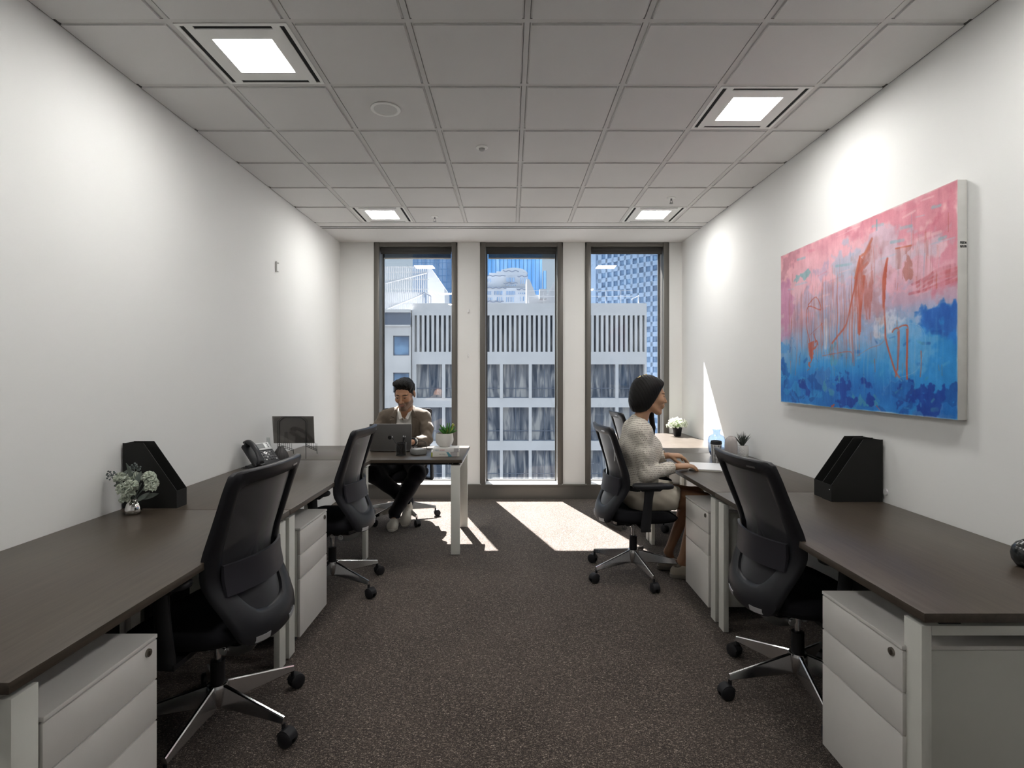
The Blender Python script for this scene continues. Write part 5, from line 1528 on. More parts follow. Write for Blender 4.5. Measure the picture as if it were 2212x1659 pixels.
rg.append([(.034 * math.cos(2*PI*i/n_), .034 * math.sin(2*PI*i/n_), .080) for i in range(n_)])
rg.append([(.001 * math.cos(2*PI*i/n_), .001 * math.sin(2*PI*i/n_), .082) for i in range(n_)])
MB().loft(rg).build('pot', pm('white_porcelain', (.72, .71, .69), .4), gp, smooth=35)
M['spike'] = pm('dark_grey_green_spike', (.050, .060, .050), .5)
rr = random.Random(21)
for i in range(44):
    th = rr.uniform(0, 2 * PI); el = R(rr.uniform(48, 88))
    d = Vector((math.cos(th) * math.cos(el), math.sin(th) * math.cos(el), math.sin(el)))
    b_ = Vector((rr.uniform(-.006, .006), rr.uniform(-.006, .006), .083)); L_ = rr.uniform(.075, .122)
    pts = [b_ + d * L_ * t + Vector((d.x, d.y, 0)) * (.018 * t * t) for t in (0, .25, .55, .8, 1)]
    m_ = MB().tube(pts, [.0022, .0032, .0027, .0017, .0003], 5); m_.build('leaf', M['spike'], gp, smooth=60)

fp_ = empty('flowering_pot', (1.752, 5.700, DZ), 0, 'white-flowering plant in a black pot on the sunlit far right desk', 'potted plant')
MB().lathe([(.034, 0), (.036, .002), (.046, .070), (.048, .072), (.0495, .092), (.0465, .092), (.045, .08), (.001, .078)], n=40).build('pot', M['black'], fp_, smooth=40)
M['blossom'] = pm('white_blossom', (.74, .76, .66), .7); M['leaf_l'] = pm('light_green_leaf', (.24, .34, .12), .6, var=.25, vscale=40)
rr = random.Random(5)
sm = MB(); bl = MB(); lf_ = MB()
for i in range(260):
    th = rr.uniform(0, 2 * PI); el = math.asin(rr.uniform(-.18, 1))
    d = Vector((math.cos(th) * math.cos(el) * 1.12, math.sin(th) * math.cos(el) * 1.05, math.sin(el) * .92))
    L_ = rr.uniform(.070, .100)
    c = Vector((0, 0, .108)) + d * L_
    if i % 3 == 0: sm.tube([(0, 0, .09), Vector((0, 0, .10)) + d * L_ * .5, c], .0008, 4)
    for k in range(4):
        a = k * PI / 2 + i; u = d.orthogonal().normalized(); w_ = d.cross(u)
        o = c + (u * math.cos(a) + w_ * math.sin(a)) * .005
        bl.ball(o, rr.uniform(.003, .0052), 6, 4, (1, 1, .7))
    if i % 2 == 0:
        q = Vector((0, 0, .105)) + d * L_ * rr.uniform(.4, .9)
        leaf(lf_, q, d + Vector((rr.uniform(-.5, .5), rr.uniform(-.5, .5), rr.uniform(-.3, .5))), (0, 0, 1), .018, .007, .2, 3, .0003)
sm.build('stems', M['leaf_l'], fp_); o_ = bl.build('blossoms', M['blossom'], fp_, smooth=60); o_['kind'] = 'stuff'
o_ = lf_.build('leaves', M['leaf_l'], fp_, smooth=60); o_['kind'] = 'stuff'

bk = empty('black_vase', (1.745, 1.835, DZ), 0, 'round glossy black vase cut off by the right edge of the view', 'vase')
MB().lathe([(.022, 0), (.030, .004), (.041, .022), (.044, .042), (.040, .064), (.029, .080), (.016, .087), (.014, .090), (.011, .089), (.001, .06)], n=48).build('vase_body', pm('speckled_black_glaze', (.016, .018, .018), .22, spec=.6, var=.6, vscale=60, bump=.15, bscale=80), bk, smooth=60)
# ------------------------------------------------------------------ people: smooth implicit bodies turned into meshes
def rcone(P, a, b, r1, r2):
    a = np.asarray(a, np.float32); b = np.asarray(b, np.float32); ba = b - a
    t = np.clip(((P - a) @ ba) / max(1e-9, float(ba @ ba)), 0, 1)
    return np.linalg.norm(P - a - t[:, None] * ba, axis=1) - (r1 + (r2 - r1) * t)
def ell(P, c, r, Rm=None):
    q = P - np.asarray(c, np.float32)
    if Rm is not None: q = q @ Rm
    r = np.asarray(r, np.float32)
    k0 = np.linalg.norm(q / r, axis=1); k1 = np.linalg.norm(q / (r * r), axis=1) + 1e-9
    return np.where(k0 < .25, (k0 - 1) * r.min(), k0 * (k0 - 1) / k1)
def smin(a, b, k):
    h = np.clip(.5 + .5 * (b - a) / k, 0, 1)
    return b * (1 - h) + a * h - k * h * (1 - h)
def smax(a, b, k): return -smin(-a, -b, k)
def chain(P, pts, rs, k=.02):
    d = None
    for i in range(len(pts) - 1):
        e = rcone(P, pts[i], pts[i+1], rs[i], rs[i+1])
        d = e if d is None else smin(d, e, k)
    return d
def union(P, items):
    """items: (function, k) joined one after the other by smooth union"""
    d = None
    for fn, k in items:
        e = fn(P); d = e if d is None else smin(d, e, k)
    return d

def isomesh(fn, lo, hi, h):
    """surface nets on a block-sparse grid"""
    lo = np.array(lo, float); hi = np.array(hi, float)
    nb = np.ceil((hi - lo) / (8 * h)).astype(int); n = nb * 8
    c = [lo[i] + (np.arange(nb[i]) * 8 + 3.5) * h for i in range(3)]
    G = np.stack(np.meshgrid(*c, indexing='ij'), -1).reshape(-1, 3).astype(np.float32)
    dc = fn(G)
    act = np.abs(dc) < 8 * h * 1.05 + .006
    F = np.empty((nb[0], nb[1], nb[2], 8, 8, 8), np.float32)
    F[:] = dc.reshape(nb)[..., None, None, None]
    o = (np.stack(np.meshgrid(*[np.arange(8)] * 3, indexing='ij'), -1).reshape(-1, 3) * h).astype(np.float32)
    ids = np.nonzero(act)[0]; Fv = F.reshape(-1, 512)
    for s_ in range(0, len(ids), 400):
        k = ids[s_:s_ + 400]
        pts = ((G[k] - 3.5 * h)[:, None, :] + o[None]).reshape(-1, 3)
        Fv[k] = fn(pts).reshape(-1, 512)
    F = F.transpose(0, 3, 1, 4, 2, 5).reshape(n)
    S = F < 0
    crn = [(i, j, k) for i in (0, 1) for j in (0, 1) for k in (0, 1)]
    m = [n[i] - 1 for i in range(3)]
    sl = lambda A, q: A[q[0]:q[0] + m[0], q[1]:q[1] + m[1], q[2]:q[2] + m[2]]
    anyb = np.zeros(m, bool); allb = np.ones(m, bool)
    for q in crn: anyb |= sl(S, q); allb &= sl(S, q)
    cells = np.argwhere(anyb & ~allb)
    idx = np.full(m, -1, np.int32); idx[tuple(cells.T)] = np.arange(len(cells))
    acc = np.zeros((len(cells), 3)); cnt = np.zeros(len(cells))
    fv = {q: F[cells[:, 0] + q[0], cells[:, 1] + q[1], cells[:, 2] + q[2]] for q in crn}
    for q in crn:
        for ax in range(3):
            if q[ax]: continue
            q2 = list(q); q2[ax] = 1; q2 = tuple(q2)
            a, b = fv[q], fv[q2]; x = (a < 0) != (b < 0)
            t = np.where(x, a / np.where(x, a - b, 1), 0)
            p = np.array(q, float)[None] + np.eye(3)[ax][None] * t[:, None]
            acc += p * x[:, None]; cnt += x
    V = lo + (cells + acc / cnt[:, None]) * h
    quads = []
    for ax in range(3):
        u, v = [(1, 2), (2, 0), (0, 1)][ax]
        A = S.take(range(0, n[ax] - 1), ax); B = S.take(range(1, n[ax]), ax)
        e = np.argwhere(A != B)
        ok = (e[:, u] > 0) & (e[:, v] > 0) & (e[:, u] < m[u]) & (e[:, v] < m[v]); e = e[ok]
        fl = S[tuple(e.T)]
        g = []
        for du, dv in ((-1, -1), (0, -1), (0, 0), (-1, 0)):
            w_ = e.copy(); w_[:, u] += du; w_[:, v] += dv; g.append(idx[tuple(w_.T)])
        q = np.stack(g, 1); q[~fl] = q[~fl][:, ::-1]; quads.append(q)
    Q = np.concatenate(quads); Q = Q[(Q >= 0).all(1)]
    return V, Q

def iso_obj(name, fn, lo, hi, h, mat, parent, colfn=None, relax=1):
    V, Q = isomesh(fn, lo, hi, h)
    for _ in range(relax):
        s_ = np.zeros_like(V); c = np.zeros(len(V))
        for a, b in ((0, 1), (1, 2), (2, 3), (3, 0)):
            for p, q in ((a, b), (b, a)):
                np.add.at(s_, Q[:, p], V[Q[:, q]]); np.add.at(c, Q[:, p], 1)
        V = V * .5 + .5 * s_ / np.maximum(c, 1)[:, None]
    me = bpy.data.meshes.new(name)
    org = np.array(parent.location) if parent else np.zeros(3)
    me.vertices.add(len(V)); me.vertices.foreach_set('co', (V - org).astype(np.float32).ravel())
    me.loops.add(Q.size); me.loops.foreach_set('vertex_index', Q.ravel().astype(np.int32))
    me.polygons.add(len(Q)); me.polygons.foreach_set('loop_start', np.arange(0, Q.size, 4)); me.polygons.foreach_set('loop_total', np.full(len(Q), 4))
    me.polygons.foreach_set('use_smooth', [True] * len(Q))
    me.update(calc_edges=True)
    if colfn:
        col = colfn(V)
        ca = me.color_attributes.new('tone', 'FLOAT_COLOR', 'POINT')
        ca.data.foreach_set('color', np.concatenate([col, np.ones((len(V), 1))], 1).astype(np.float32).ravel())
    me.materials.append(mat)
    return place(name, me, parent)

def skin_mat(name):
    m, nt, b = new_mat(name)
    at = nt.nodes.new('ShaderNodeAttribute'); at.attribute_name = 'tone'
    nt.links.new(at.outputs['Color'], b.inputs['Base Color'])
    b.inputs['Roughness'].default_value = .48; b.inputs['Specular IOR Level'].default_value = .35
    b.inputs['Subsurface Weight'].default_value = .12; b.inputs['Subsurface Radius'].default_value = (.012, .005, .003); b.inputs['Subsurface Scale'].default_value = 1.0
    return m
M['skin'] = skin_mat('skin')
def cloth_mat(name, col, var=.12, stretch=(1, 1, 1), scale=350, rough=.9, bump=.4):
    return pm(name, col, rough, spec=.15, var=var, vscale=scale, bump=bump, bscale=scale, stretch=stretch, sheen=.15)

def frame_of(f, n):
    f = np.array(f, float); f /= np.linalg.norm(f); n = np.array(n, float); n -= f * (n @ f); n /= np.linalg.norm(n)
    return f, n, np.cross(n, f)
def hand_items(W, f, n, side, s=1.0, curl=(20, 25, 15), thumb=(.75, .55, -.35), spread=.10, extra=(0, 0, 0, 0)):
    """palm, four unequal jointed fingers and a thumb leaving the side of the palm; side +1/-1: towards the thumb along n x f"""
    W = np.array(W, float); f, n, l = frame_of(f, n); l = l * side
    it = []
    offs = [.028, .0095, -.009, -.0265]; lens = [.070, .078, .073, .057]; rad = [.0086, .0088, .0083, .0073]; kf = [.086, .089, .085, .078]
    K = [W + (f * kf[i] + l * offs[i] + n * (.004 - abs(i - 1.3) * .0015)) * s for i in range(4)]
    for i in range(4):
        it.append((lambda P, a=W + (l * offs[i] * .62 + f * .004) * s, b=K[i], r=(.0150 * s, .0118 * s): rcone(P, a, b, *r), .012 * s))
    for i in range(4):
        p = K[i]; ang = 0; pts = [p]; d0 = f + l * spread * (1.2 - i) * .8
        d0 /= np.linalg.norm(d0)
        for j, fr in enumerate((.46, .30, .24)):
            ang += math.radians(curl[j] + extra[i] * (1 if j == 0 else .4))
            p = p + (d0 * math.cos(ang) - n * math.sin(ang)) * lens[i] * fr * s; pts.append(p)
        rr_ = [rad[i] * 1.10 * s, rad[i] * s, rad[i] * .92 * s, rad[i] * .78 * s]
        it.append((lambda P, q=pts, r=rr_: chain(P, q, r, .002), .0035 * s))
    T0 = W + (f * .018 + l * .018 - n * .003) * s
    td = f * thumb[0] + l * thumb[1] + n * thumb[2]; td /= np.linalg.norm(td)
    T1 = T0 + td * .040 * s; t2 = td * .8 + f * .35; t2 /= np.linalg.norm(t2); T2 = T1 + t2 * .032 * s; T3 = T2 + (t2 * .9 + f * .1) * .024 * s
    it.append((lambda P, q=[T0, T1, T2, T3], r=[.0145 * s, .0118 * s, .0100 * s, .0076 * s]: chain(P, q, r, .003), .008 * s))
    return it

def rotm(yaw, pitch, roll=0):
    return np.array(Matrix.Rotation(R(yaw), 3, 'Z') @ Matrix.Rotation(R(pitch), 3, 'X') @ Matrix.Rotation(R(roll), 3, 'Y'), dtype=np.float32)
class Head:
    """head frame: x sideways, -y forward, z up"""
    def __init__(s, c, yaw, pitch, sc, male):
        s.c = np.array(c, np.float32); s.R = rotm(yaw, pitch); s.s = sc; s.m = male
    def loc(s, P): return ((P - s.c) @ s.R) / s.s
    def world(s, p): return s.c + s.s * (s.R @ np.array(p, np.float32))
    def d(s, P):
        q = s.loc(P); x = q.copy(); x[:, 0] = np.abs(q[:, 0])      # mirrored features
        w = .96 if s.m else .93
        d = ell(q, (0, .020, .032), (.076 * (.98 if not s.m else 1), .096, .088))
        d = smin(d, ell(q, (0, -.026, -.022), (.060 * w, .066, .080)), .03)
        d = smin(d, rcone(x, (.046 * w, .002, -.066), (.014, -.070, -.102), .020, .019), .022)
        d = smin(d, ell(q, (0, -.068 if s.m else -.073, -.098), (.022, .020, .018)), .018)
        d = smin(d, rcone(x, (0, -.088, .026), (.040 * w, -.076, .024), .009 if s.m else .006, .007), .014)
        d = smin(d, ell(x, (.038 * w, -.064, -.024), (.024, .024, .024)), .02)
        d = smax(d, -ell(x, (.031, -.101, .004), (.018, .013, .0115)), .010)
        d = smin(d, ell(x, (.031, -.0805, .002), (.0135, .0115, .0110)), .004)
        d = smin(d, rcone(x, (.017, -.0905, .0085), (.044, -.080, .0065), .0030, .0026), .004)
        d = smin(d, rcone(q, (0, -.088, .018), (0, -.1135 if s.m else -.1135, -.030), .0060, .0105 if s.m else .0088), .010)
        d = smin(d, ell(x, (.0115, -.100, -.033), (.0075, .0095, .0065)), .006)
        d = smin(d, ell(q, (0, -.090, -.060), (.027, .016, .020)), .014)
        d = smin(d, rcone(x, (.003, -.1055, -.0545), (.020, -.0955, -.0575), .0042, .0028), .004)
        d = smin(d, rcone(x, (.002, -.1040, -.0635), (.018, -.0950, -.0610), .0048, .0030), .004)
        d = smax(d, -rcone(x, (0, -.1095, -.0590), (.022, -.0985, -.0590), .0011, .0009), .002)
        e = ell(x, (.079 - (.0 if s.m else .006), .012, -.004), (.009, .019, .031)); e = smax(e, -ell(x, (.089, .006, .0), (.008, .010, .018)), .004)
        d = smin(d, e, .008)
        return d * s.s
    def cranium(s, P, off):
        q = s.loc(P)
        return (ell(q, (0, .020, .036), (.078 + off, .098 + off, .090 + off))) * s.s
    def tones(s, V, base, beard, lip, dark):
        q = s.loc(V.astype(np.float32)); x = np.abs(q[:, 0]); y = q[:, 1]; z = q[:, 2]
        col = np.tile(np.array(base, float), (len(V), 1))
        def mix(mask, c): 
            m = np.clip(mask, 0, 1)[:, None]; col[:] = col * (1 - m) + np.array(c, float) * m
        inhead = (y < .06) & (z > -.14) & (z < .15) & (x < .1)
        warm = np.clip(1 - np.hypot((x - .038) / .026, (z + .024) / .02), 0, 1) * (y < -.04)
        mix(warm * .35 * inhead, (base[0] * 1.12, base[1] * .86, base[2] * .8))
        mix(np.clip(1 - np.hypot(x / .016, (z + .03) / .014), 0, 1) * .3 * (y < -.085), (base[0] * 1.15, base[1] * .85, base[2] * .8))
        if beard is not None:
            bm_ = np.clip((-.030 - z - .25 * np.clip(.03 - x, 0, 1)) / .014, 0, 1) * np.clip((z + .135) / .02, 0, 1) * (y < .035)
            side_ = np.clip((x - .058) / .01, 0, 1) * np.clip((.02 - z) / .02, 0, 1) * (y < .0) * (y > -.045)
            mus = np.clip(1 - np.abs(z + .0455) / .007, 0, 1) * (x < .030) * (y < -.06)
            mix(np.maximum(np.maximum(bm_, side_), mus) * .72 * inhead, beard)
        brow = np.clip(1.4 - np.abs(z - (.0235 - .35 * np.clip(x - .034, 0, 1) - .12 * np.clip(.03 - x, 0, 1))) / (.0046 if s.m else .0024), 0, 1) * np.clip((x - .012) / .004, 0, 1) * np.clip((.053 - x) / .006, 0, 1) * (y < -.05)
        mix(brow * .95, dark)
        eye = np.clip((1 - np.hypot((x - .031) / .0145, (z - .0005) / (.0040))) * 4, 0, 1) * (y < -.07)
        mix(eye * .9, (.28, .26, .25)); iris = np.clip((1 - np.hypot((x - .031) / .0062, (z - .0005) / .0040)) * 4, 0, 1) * (y < -.07); mix(iris, dark)
        lash = np.clip(1.3 - np.abs(z - (.0046 - 12 * (x - .031) ** 2)) / .0013, 0, 1) * (np.abs(x - .031) < .0155) * (y < -.06)
        mix(lash * .9, dark)
        lips = np.clip((1 - np.hypot(x / .024, (z + .059) / .0088)) * 5, 0, 1) * (y < -.085)
        mix(lips * .85, lip)
        mouth = np.clip(1.2 - np.abs(z + .059) / .0013, 0, 1) * (x < .022) * (y < -.08); mix(mouth * .7, tuple(c * .35 for c in lip))
        nost = np.clip((1 - np.hypot((x - .0075) / .0042, (z + .0385) / .003)) * 3, 0, 1) * (y < -.09); mix(nost * .8, dark)
        return col
def piece(xs_, ys_): return lambda v: np.interp(v, xs_, ys_)

# ================================================================== the man
man = empty('person', (-1.02, 5.10, 0), 0, 'bearded man in a brown blazer and white shirt typing at the laptop', 'person')
MH = Head((-.974, 5.015, 1.196), -7, 20, 1.13, True)
TC = -1.000
mh = []
def m_torso(P, g):
    d = None
    for s_ in (-1, 1):
        e = chain(P, [(TC + s_ * .075, 5.27, .55), (TC + s_ * .075, 5.255, .68), (TC + s_ * .098, 5.20, .86), (TC + s_ * .100, 5.165, .95)], [.120 + g, .112 + g, .116 + g, .088 + g], .04)
        d = e if d is None else smin(d, e, .06)
        d = smin(d, rcone(P, (TC + s_ * .05, 5.15, 1.005), (TC + s_ * .175, 5.155, .980), .050 + g, .050 + g), .05)
    return d
SR, SL = (-1.190, 5.150, .972), (-.808, 5.150, .972)
ER, EL = (-1.270, 5.035, .765), (-.768, 5.010, .778)
WR, WL = (-1.125, 4.815, .775), (-.862, 4.800, .778)
def m_arm(P, S_, E_, W_, r, k=.03): return chain(P, [S_, E_, W_], r, k)
KR, KL = (-1.205, 4.790, .500), (-.815, 4.770, .505)
HR, HL = (-1.10, 5.24, .545), (-.93, 5.24, .545)
AR, AL = (-.952, 5.058, .200), (-1.045, 4.935, .125)
hands_m = hand_items(WL, (-.80, -.45, -.12), (0, .0, 1), 1, 1.0, (12, 22, 15)) + hand_items(WR, (.45, -.78, -.10), (0, 0, 1), -1, 1.0, (12, 22, 15))
def man_body(P):
    d = MH.d(P)
    d = smin(d, rcone(P, tuple(MH.world((0, .030, -.075))), (-.990, 5.135, 1.00), .060, .066), .03)
    d = smin(d, m_torso(P, -.012), .03)
    for S_, E_, W_ in ((SR, ER, WR), (SL, EL, WL)):
        d = smin(d, chain(P, [S_, E_, W_], [.045, .038, .026], .02), .02)
    for H_, K_, A_ in ((HR, KR, AR), (HL, KL, AL)):
        d = smin(d, chain(P, [H_, K_, A_, (A_[0], A_[1] - .06, A_[2] - .07)], [.075, .052, .036, .026], .02), .02)
    h_ = union(P, hands_m)
    return smin(d, h_, .008)
SKM = (.40, .215, .125)
def man_tones(V): return MH.tones(V, SKM, (.115, .085, .068), (.34, .15, .115), (.012, .009, .008))
iso_obj('body', man_body, (-1.36, 4.60, .02), (-.66, 5.42, 1.38), .0036, M['skin'], man, man_tones)

def man_hair(P):
    q = MH.loc(P); x = np.abs(q[:, 0])
    n_ = .0016 * np.sin(q[:, 0] * 210 + q[:, 1] * 50 + 3 * np.sin(q[:, 2] * 60)) + .0011 * np.sin(q[:, 0] * 420 - q[:, 1] * 130)
    d = ell(q, (0, .022, .040), (.083, .100, .092)) + n_
    d = smin(d, ell(q, (-.008, -.040, .105), (.066, .058, .034)) + n_, .025)
    d = smin(d, ell(q, (.045, -.030, .085), (.036, .050, .036)) + n_, .02)
    hl = np.interp(q[:, 1], [-.12, -.085, -.062, -.052, -.040, -.012, .0, .02, .035, .08, .13], [.078, .071, .060, .040, .000, -.012, .026, .030, -.02, -.065, -.075])
    hl = hl + .022 * np.clip(1 - np.abs(x - .055) / .02, 0, 1) * (q[:, 1] < -.05)
    d = d + .007 * (1 - np.clip((q[:, 2] - hl) / .020, 0, 1)) ** 2 * np.clip((-.02 - q[:, 1]) / .03, 0, 1)
    d = smax(d, (hl - q[:, 2]) * .7, .004)
    d = smax(d, -(MH.d(P) / MH.s + .004), .002)
    return d * MH.s
M['hair'] = pm('black_hair', (.007, .006, .0055), .62, spec=.18, var=.3, vscale=300, bump=.6, bscale=500)
iso_obj('hair', man_hair, (-1.12, 4.86, 1.08), (-.84, 5.20, 1.40), .003, M['hair'], man)

def wrinkle(P, a, f1=55., f2=38.): return a * (np.sin(P[:, 2] * f1 + 2.2 * np.sin(P[:, 0] * f2) + P[:, 1] * 24) * np.sin(P[:, 0] * 31 + P[:, 2] * 17 + P[:, 1] * 19))
def man_shirt(P):
    d = m_torso(P, -.001)
    d = smin(d, rcone(P, (-.990, 5.135, 1.00), (-.987, 5.118, 1.045), .066, .064), .03)
    # open collar notch and neck hole
    neck = rcone(P, (-.990, 5.135, .99), (-.978, 5.07, 1.14), .0605, .060)
    d = smax(d, -neck, .003)
    notch = np.maximum(np.abs(P[:, 0] + .985) - np.clip((P[:, 2] - .955) * .75, 0, .062), np.maximum(P[:, 1] - 5.12, .955 - P[:, 2]))
    d = smax(d, -notch, .003)
    d = np.maximum(d, -(P[:, 2] - .60)); d = np.maximum(d, (P[:, 2] - (1.055 + .25 * (P[:, 1] - 5.12))))
    plk = (np.abs(P[:, 0] + .985) < .016) & (P[:, 1] < 5.2)
    return d - .0015 * plk + wrinkle(P, .0012)
M['shirt'] = cloth_mat('white_shirt', (.70, .68, .64), .03, bump=.15)
sh = iso_obj('shirt', man_shirt, (-1.26, 4.98, .58), (-.74, 5.42, 1.12), .0036, M['shirt'], man)
# collar points
for s_ in (-1, 1):
    cl = MB(); c = -.985
    a = (c + s_ * .058, 5.110, 1.062); b = (c + s_ * .066, 5.085, 1.035); t_ = (c + s_ * .040, 5.030, .958); i_ = (c + s_ * .014, 5.040, .972); e_ = (c + s_ * .040, 5.075, 1.030)
    P4 = [a, b, t_, i_, e_]
    cl.loft([P4, [(p[0], p[1] - .005, p[2] + .002) for p in P4]])
    cl.v = [(x - man.location.x, y - man.location.y, z) for x, y, z in cl.v]
    cl.build('collar', M['shirt'], sh, bevel=.0015)

def man_jacket(P):
    d = m_torso(P, .012)
    for s_, S_, E_, W_ in ((-1, SR, ER, WR), (1, SL, EL, WL)):
        W2 = tuple(np.array(E_) + (np.array(W_) - np.array(E_)) * .84)
        d = smin(d, chain(P, [S_, tuple(np.array(S_) * .5 + np.array(E_) * .5 + np.array((s_ * .012, 0, 0))), E_, W2], [.057, .055, .050, .040], .03) + wrinkle(P, .0030, 80, 60), .030)
    d = smin(d, rcone(P, (-.990, 5.165, .99), (-.988, 5.155, 1.035), .078, .070), .03)
    dx = np.abs(P[:, 0] + .990); front = P[:, 1] < 5.17
    wz_ = np.interp(P[:, 2], [.55, .72, .88, .98, 1.03, 1.08], [.03, .055, .073, .070, .062, .060])
    lw = np.interp(P[:, 2], [.70, .80, .955, .965, .972, .985, 1.05], [.0, .028, .062, .020, .020, .050, .030])
    lap = np.clip((wz_ + lw - dx) / .004, 0, 1) * front
    d = d - .0065 * lap
    cut = np.maximum(dx - wz_, P[:, 1] - 5.16)
    d = smax(d, -cut, .003)
    neck = rcone(P, (-.990, 5.125, 1.00), (-.980, 5.07, 1.14), .073, .074)
    d = smax(d, -neck, .003)
    hem = .50 + .05 * (P[:, 1] - 5.2)
    d = np.maximum(d, hem - P[:, 2])
    d = smax(d, -(m_torso(P, .0025)), .002)
    for S_, E_, W_ in ((SR, ER, WR), (SL, EL, WL)):
        e2 = np.array(E_); w2 = np.array(W_); W2 = e2 + (w2 - e2) * .84
        cutp = (P - W2.astype(np.float32)) @ ((w2 - e2) / np.linalg.norm(w2 - e2)).astype(np.float32)
        near = np.linalg.norm(P - W2.astype(np.float32), axis=1) < .09
        d = np.where(near, np.maximum(d, cutp), d)
        d = smax(d, -rcone(P, tuple(e2 + (w2 - e2) * .6), tuple(w2), .034, .034), .002)
    return d + wrinkle(P, .0014, 34, 26)
M['blazer'] = cloth_mat('brown_blazer_wool', (.112, .089, .068), .16, scale=260)
iso_obj('blazer', man_jacket, (-1.40, 4.72, .44), (-.62, 5.44, 1.10), .0042, M['blazer'], man)
for W_, E_ in ((WL, EL), (WR, ER)):
    e2 = np.array(E_); w2 = np.array(W_)
    a = e2 + (w2 - e2) * .80; b = e2 + (w2 - e2) * .89
    cu = MB().cyl(a - np.array(man.location), b - np.array(man.location), .035, .033, n=24)
    cu.build('shirt_cuff', M['shirt'], sh, bevel=.002)
e2 = np.array(EL); w2 = np.array(WL); dirw = (w2 - e2) / np.linalg.norm(w2 - e2)
wc = w2 - dirw * .012 - np.array(man.location)
wt = MB().cyl(wc - dirw * .011, wc + dirw * .011, .0305, n=24); wt.cyl(wc + np.array((0, 0, .028)), wc + np.array((0, 0, .038)), .019, .017, n=24)
wt.build('wristwatch', M['black'], man, bevel=.002)

def leg_sdf(P, H_, K_, A_, r, k=.03): return chain(P, [H_, K_, A_], r, k)
def man_trousers(P):
    d = smin(leg_sdf(P, HR, KR, AR, [.108, .074, .056]), leg_sdf(P, HL, KL, AL, [.108, .074, .056]), .012)
    d = smin(d, rcone(P, AL, (AL[0], AL[1] - .012, .06), .056, .054), .01)
    d = smin(d, ell(P, (-1.01, 5.28, .57), (.185, .13, .115)), .05)
    d = smax(d, -(P[:, 2] - .072), .004)
    cutr = np.where((P[:, 1] > 4.965) & (P[:, 2] < .30), .160 - P[:, 2], -1)
    d = np.maximum(d, cutr); d = np.maximum(d, P[:, 2] - .665)
    return d + wrinkle(P, .0030, 46, 33)
M['navy'] = cloth_mat('midnight_trousers', (.0075, .0080, .013), .1)
iso_obj('trousers', man_trousers, (-1.34, 4.66, .08), (-.68, 5.45, .70), .0046, M['navy'], man)

M['sneaker'] = pm('off_white_leather', (.48, .46, .40), .5, var=.04, bump=.2, bscale=200)
M['sole'] = pm('white_rubber_sole', (.62, .60, .54), .6)
def shoe(parent, heel, toe, ankle, up, rw=.044, mat='sneaker', sole='sole', name='shoe', low=False, solet=.022):
    heel = np.array(heel, float); toe = np.array(toe, float); ankle = np.array(ankle, float)
    f, u, l = frame_of(toe - heel, up)
    L_ = np.linalg.norm(toe - heel)
    def loc(P):
        q = P - heel.astype(np.float32)
        return np.stack([q @ f.astype(np.float32), q @ l.astype(np.float32), q @ u.astype(np.float32)], 1)
    def upper(P):
        q = loc(P)
        d = chain(q, [(.035, 0, .040), (L_ * .45, 0, .036), (L_ * .72, 0, .030), (L_ - .038, 0, .026)], [.034, .035, rw, .034], .03)
        if not low: d = smin(d, rcone(q, (.04, 0, .05), (.052, 0, .098), .036, .042), .03)
        d = smin(d, rcone(q, (.055, 0, .070), (L_ * .62, 0, .046), .030, .026), .02)
        d = np.maximum(d, .012 - q[:, 2])
        top = rcone(q, (.050, 0, .082 if not low else .062), (.058, 0, .14), .026, .030)
        return smax(d, -top, .004)
    lo = np.minimum(heel, toe) - .10; hi = np.maximum(heel, toe) + .10; hi[2] += .08
    s_ = iso_obj(name, upper, lo, hi, .0032, M[mat], parent)
    rg = []; N = 40
    for zz, g in ((0, -.004), (.004, 0), (solet, .0015), (solet + .002, -.002)):
        ring = []
        for k in range(N):
            t = 2 * PI * k / N; cx = L_ / 2 + math.cos(t) * (L_ / 2 + g)
            wv = (np.interp(cx / L_, [0, .12, .4, .7, .9, 1], [.032, .036, .036, rw + .003, .040, .034]) + g)
            ring.append(tuple(heel + f * cx + l * (math.copysign(abs(math.sin(t)) ** .55, math.sin(t)) * wv * 1.03) + u * zz - np.array(parent.location)))
        rg.append(ring)
    MB().loft(rg).build('sole', M[sole], s_, smooth=45)
    return s_, heel, f, l, u, L_
o = shoe(man, (-1.047, 4.990, .002), (-1.040, 4.742, .002), AL, (0, 0, 1))
o2 = shoe(man, (-.945, 5.105, .105), (-.948, 4.865, .006), AR, (0, .38, .93))
for (s_, heel, f, l, u, L_) in (o, o2):
    for k in range(5):
        c = heel + f * (.088 + .017 * k) + u * (.104 - .0075 * k) - np.array(man.location)
        MB().tube([c - l * .018 - u * .006, c + u * .001, c + l * .018 - u * .006], .0020, 6).build('lace', M['sole'], s_)

# ================================================================== the woman
wo_ = empty('person', (.95, 3.77, 0), 0, 'dark-haired woman in a cream tweed jacket seated in profile reading', 'person')
WH = Head((.968, 3.770, 1.236), 95, 9, 1.06, False)
YC = 3.770
def w_torso(P, g):
    d = None
    for s_ in (-1, 1):
        e = chain(P, [(.880, YC + s_ * .075, .56), (.885, YC + s_ * .058, .68), (.888, YC + s_ * .072, .86), (.880, YC + s_ * .082, .965)], [.118 + g, .100 + g, .106 + g, .074 + g], .04)
        d = e if d is None else smin(d, e, .06)
        d = smin(d, rcone(P, (.890, YC + s_ * .04, 1.015), (.880, YC + s_ * .148, 1.000), .042 + g, .044 + g), .05)
        d = smin(d, ell(P, (.955, YC + s_ * .058, .875), (.062 + g, .058 + g, .062 + g)), .04)
    return d
wSR, wSL = (.880, 3.605, .990), (.880, 3.935, .990)
wER, wEL = (.905, 3.590, .722), (.960, 3.945, .770)
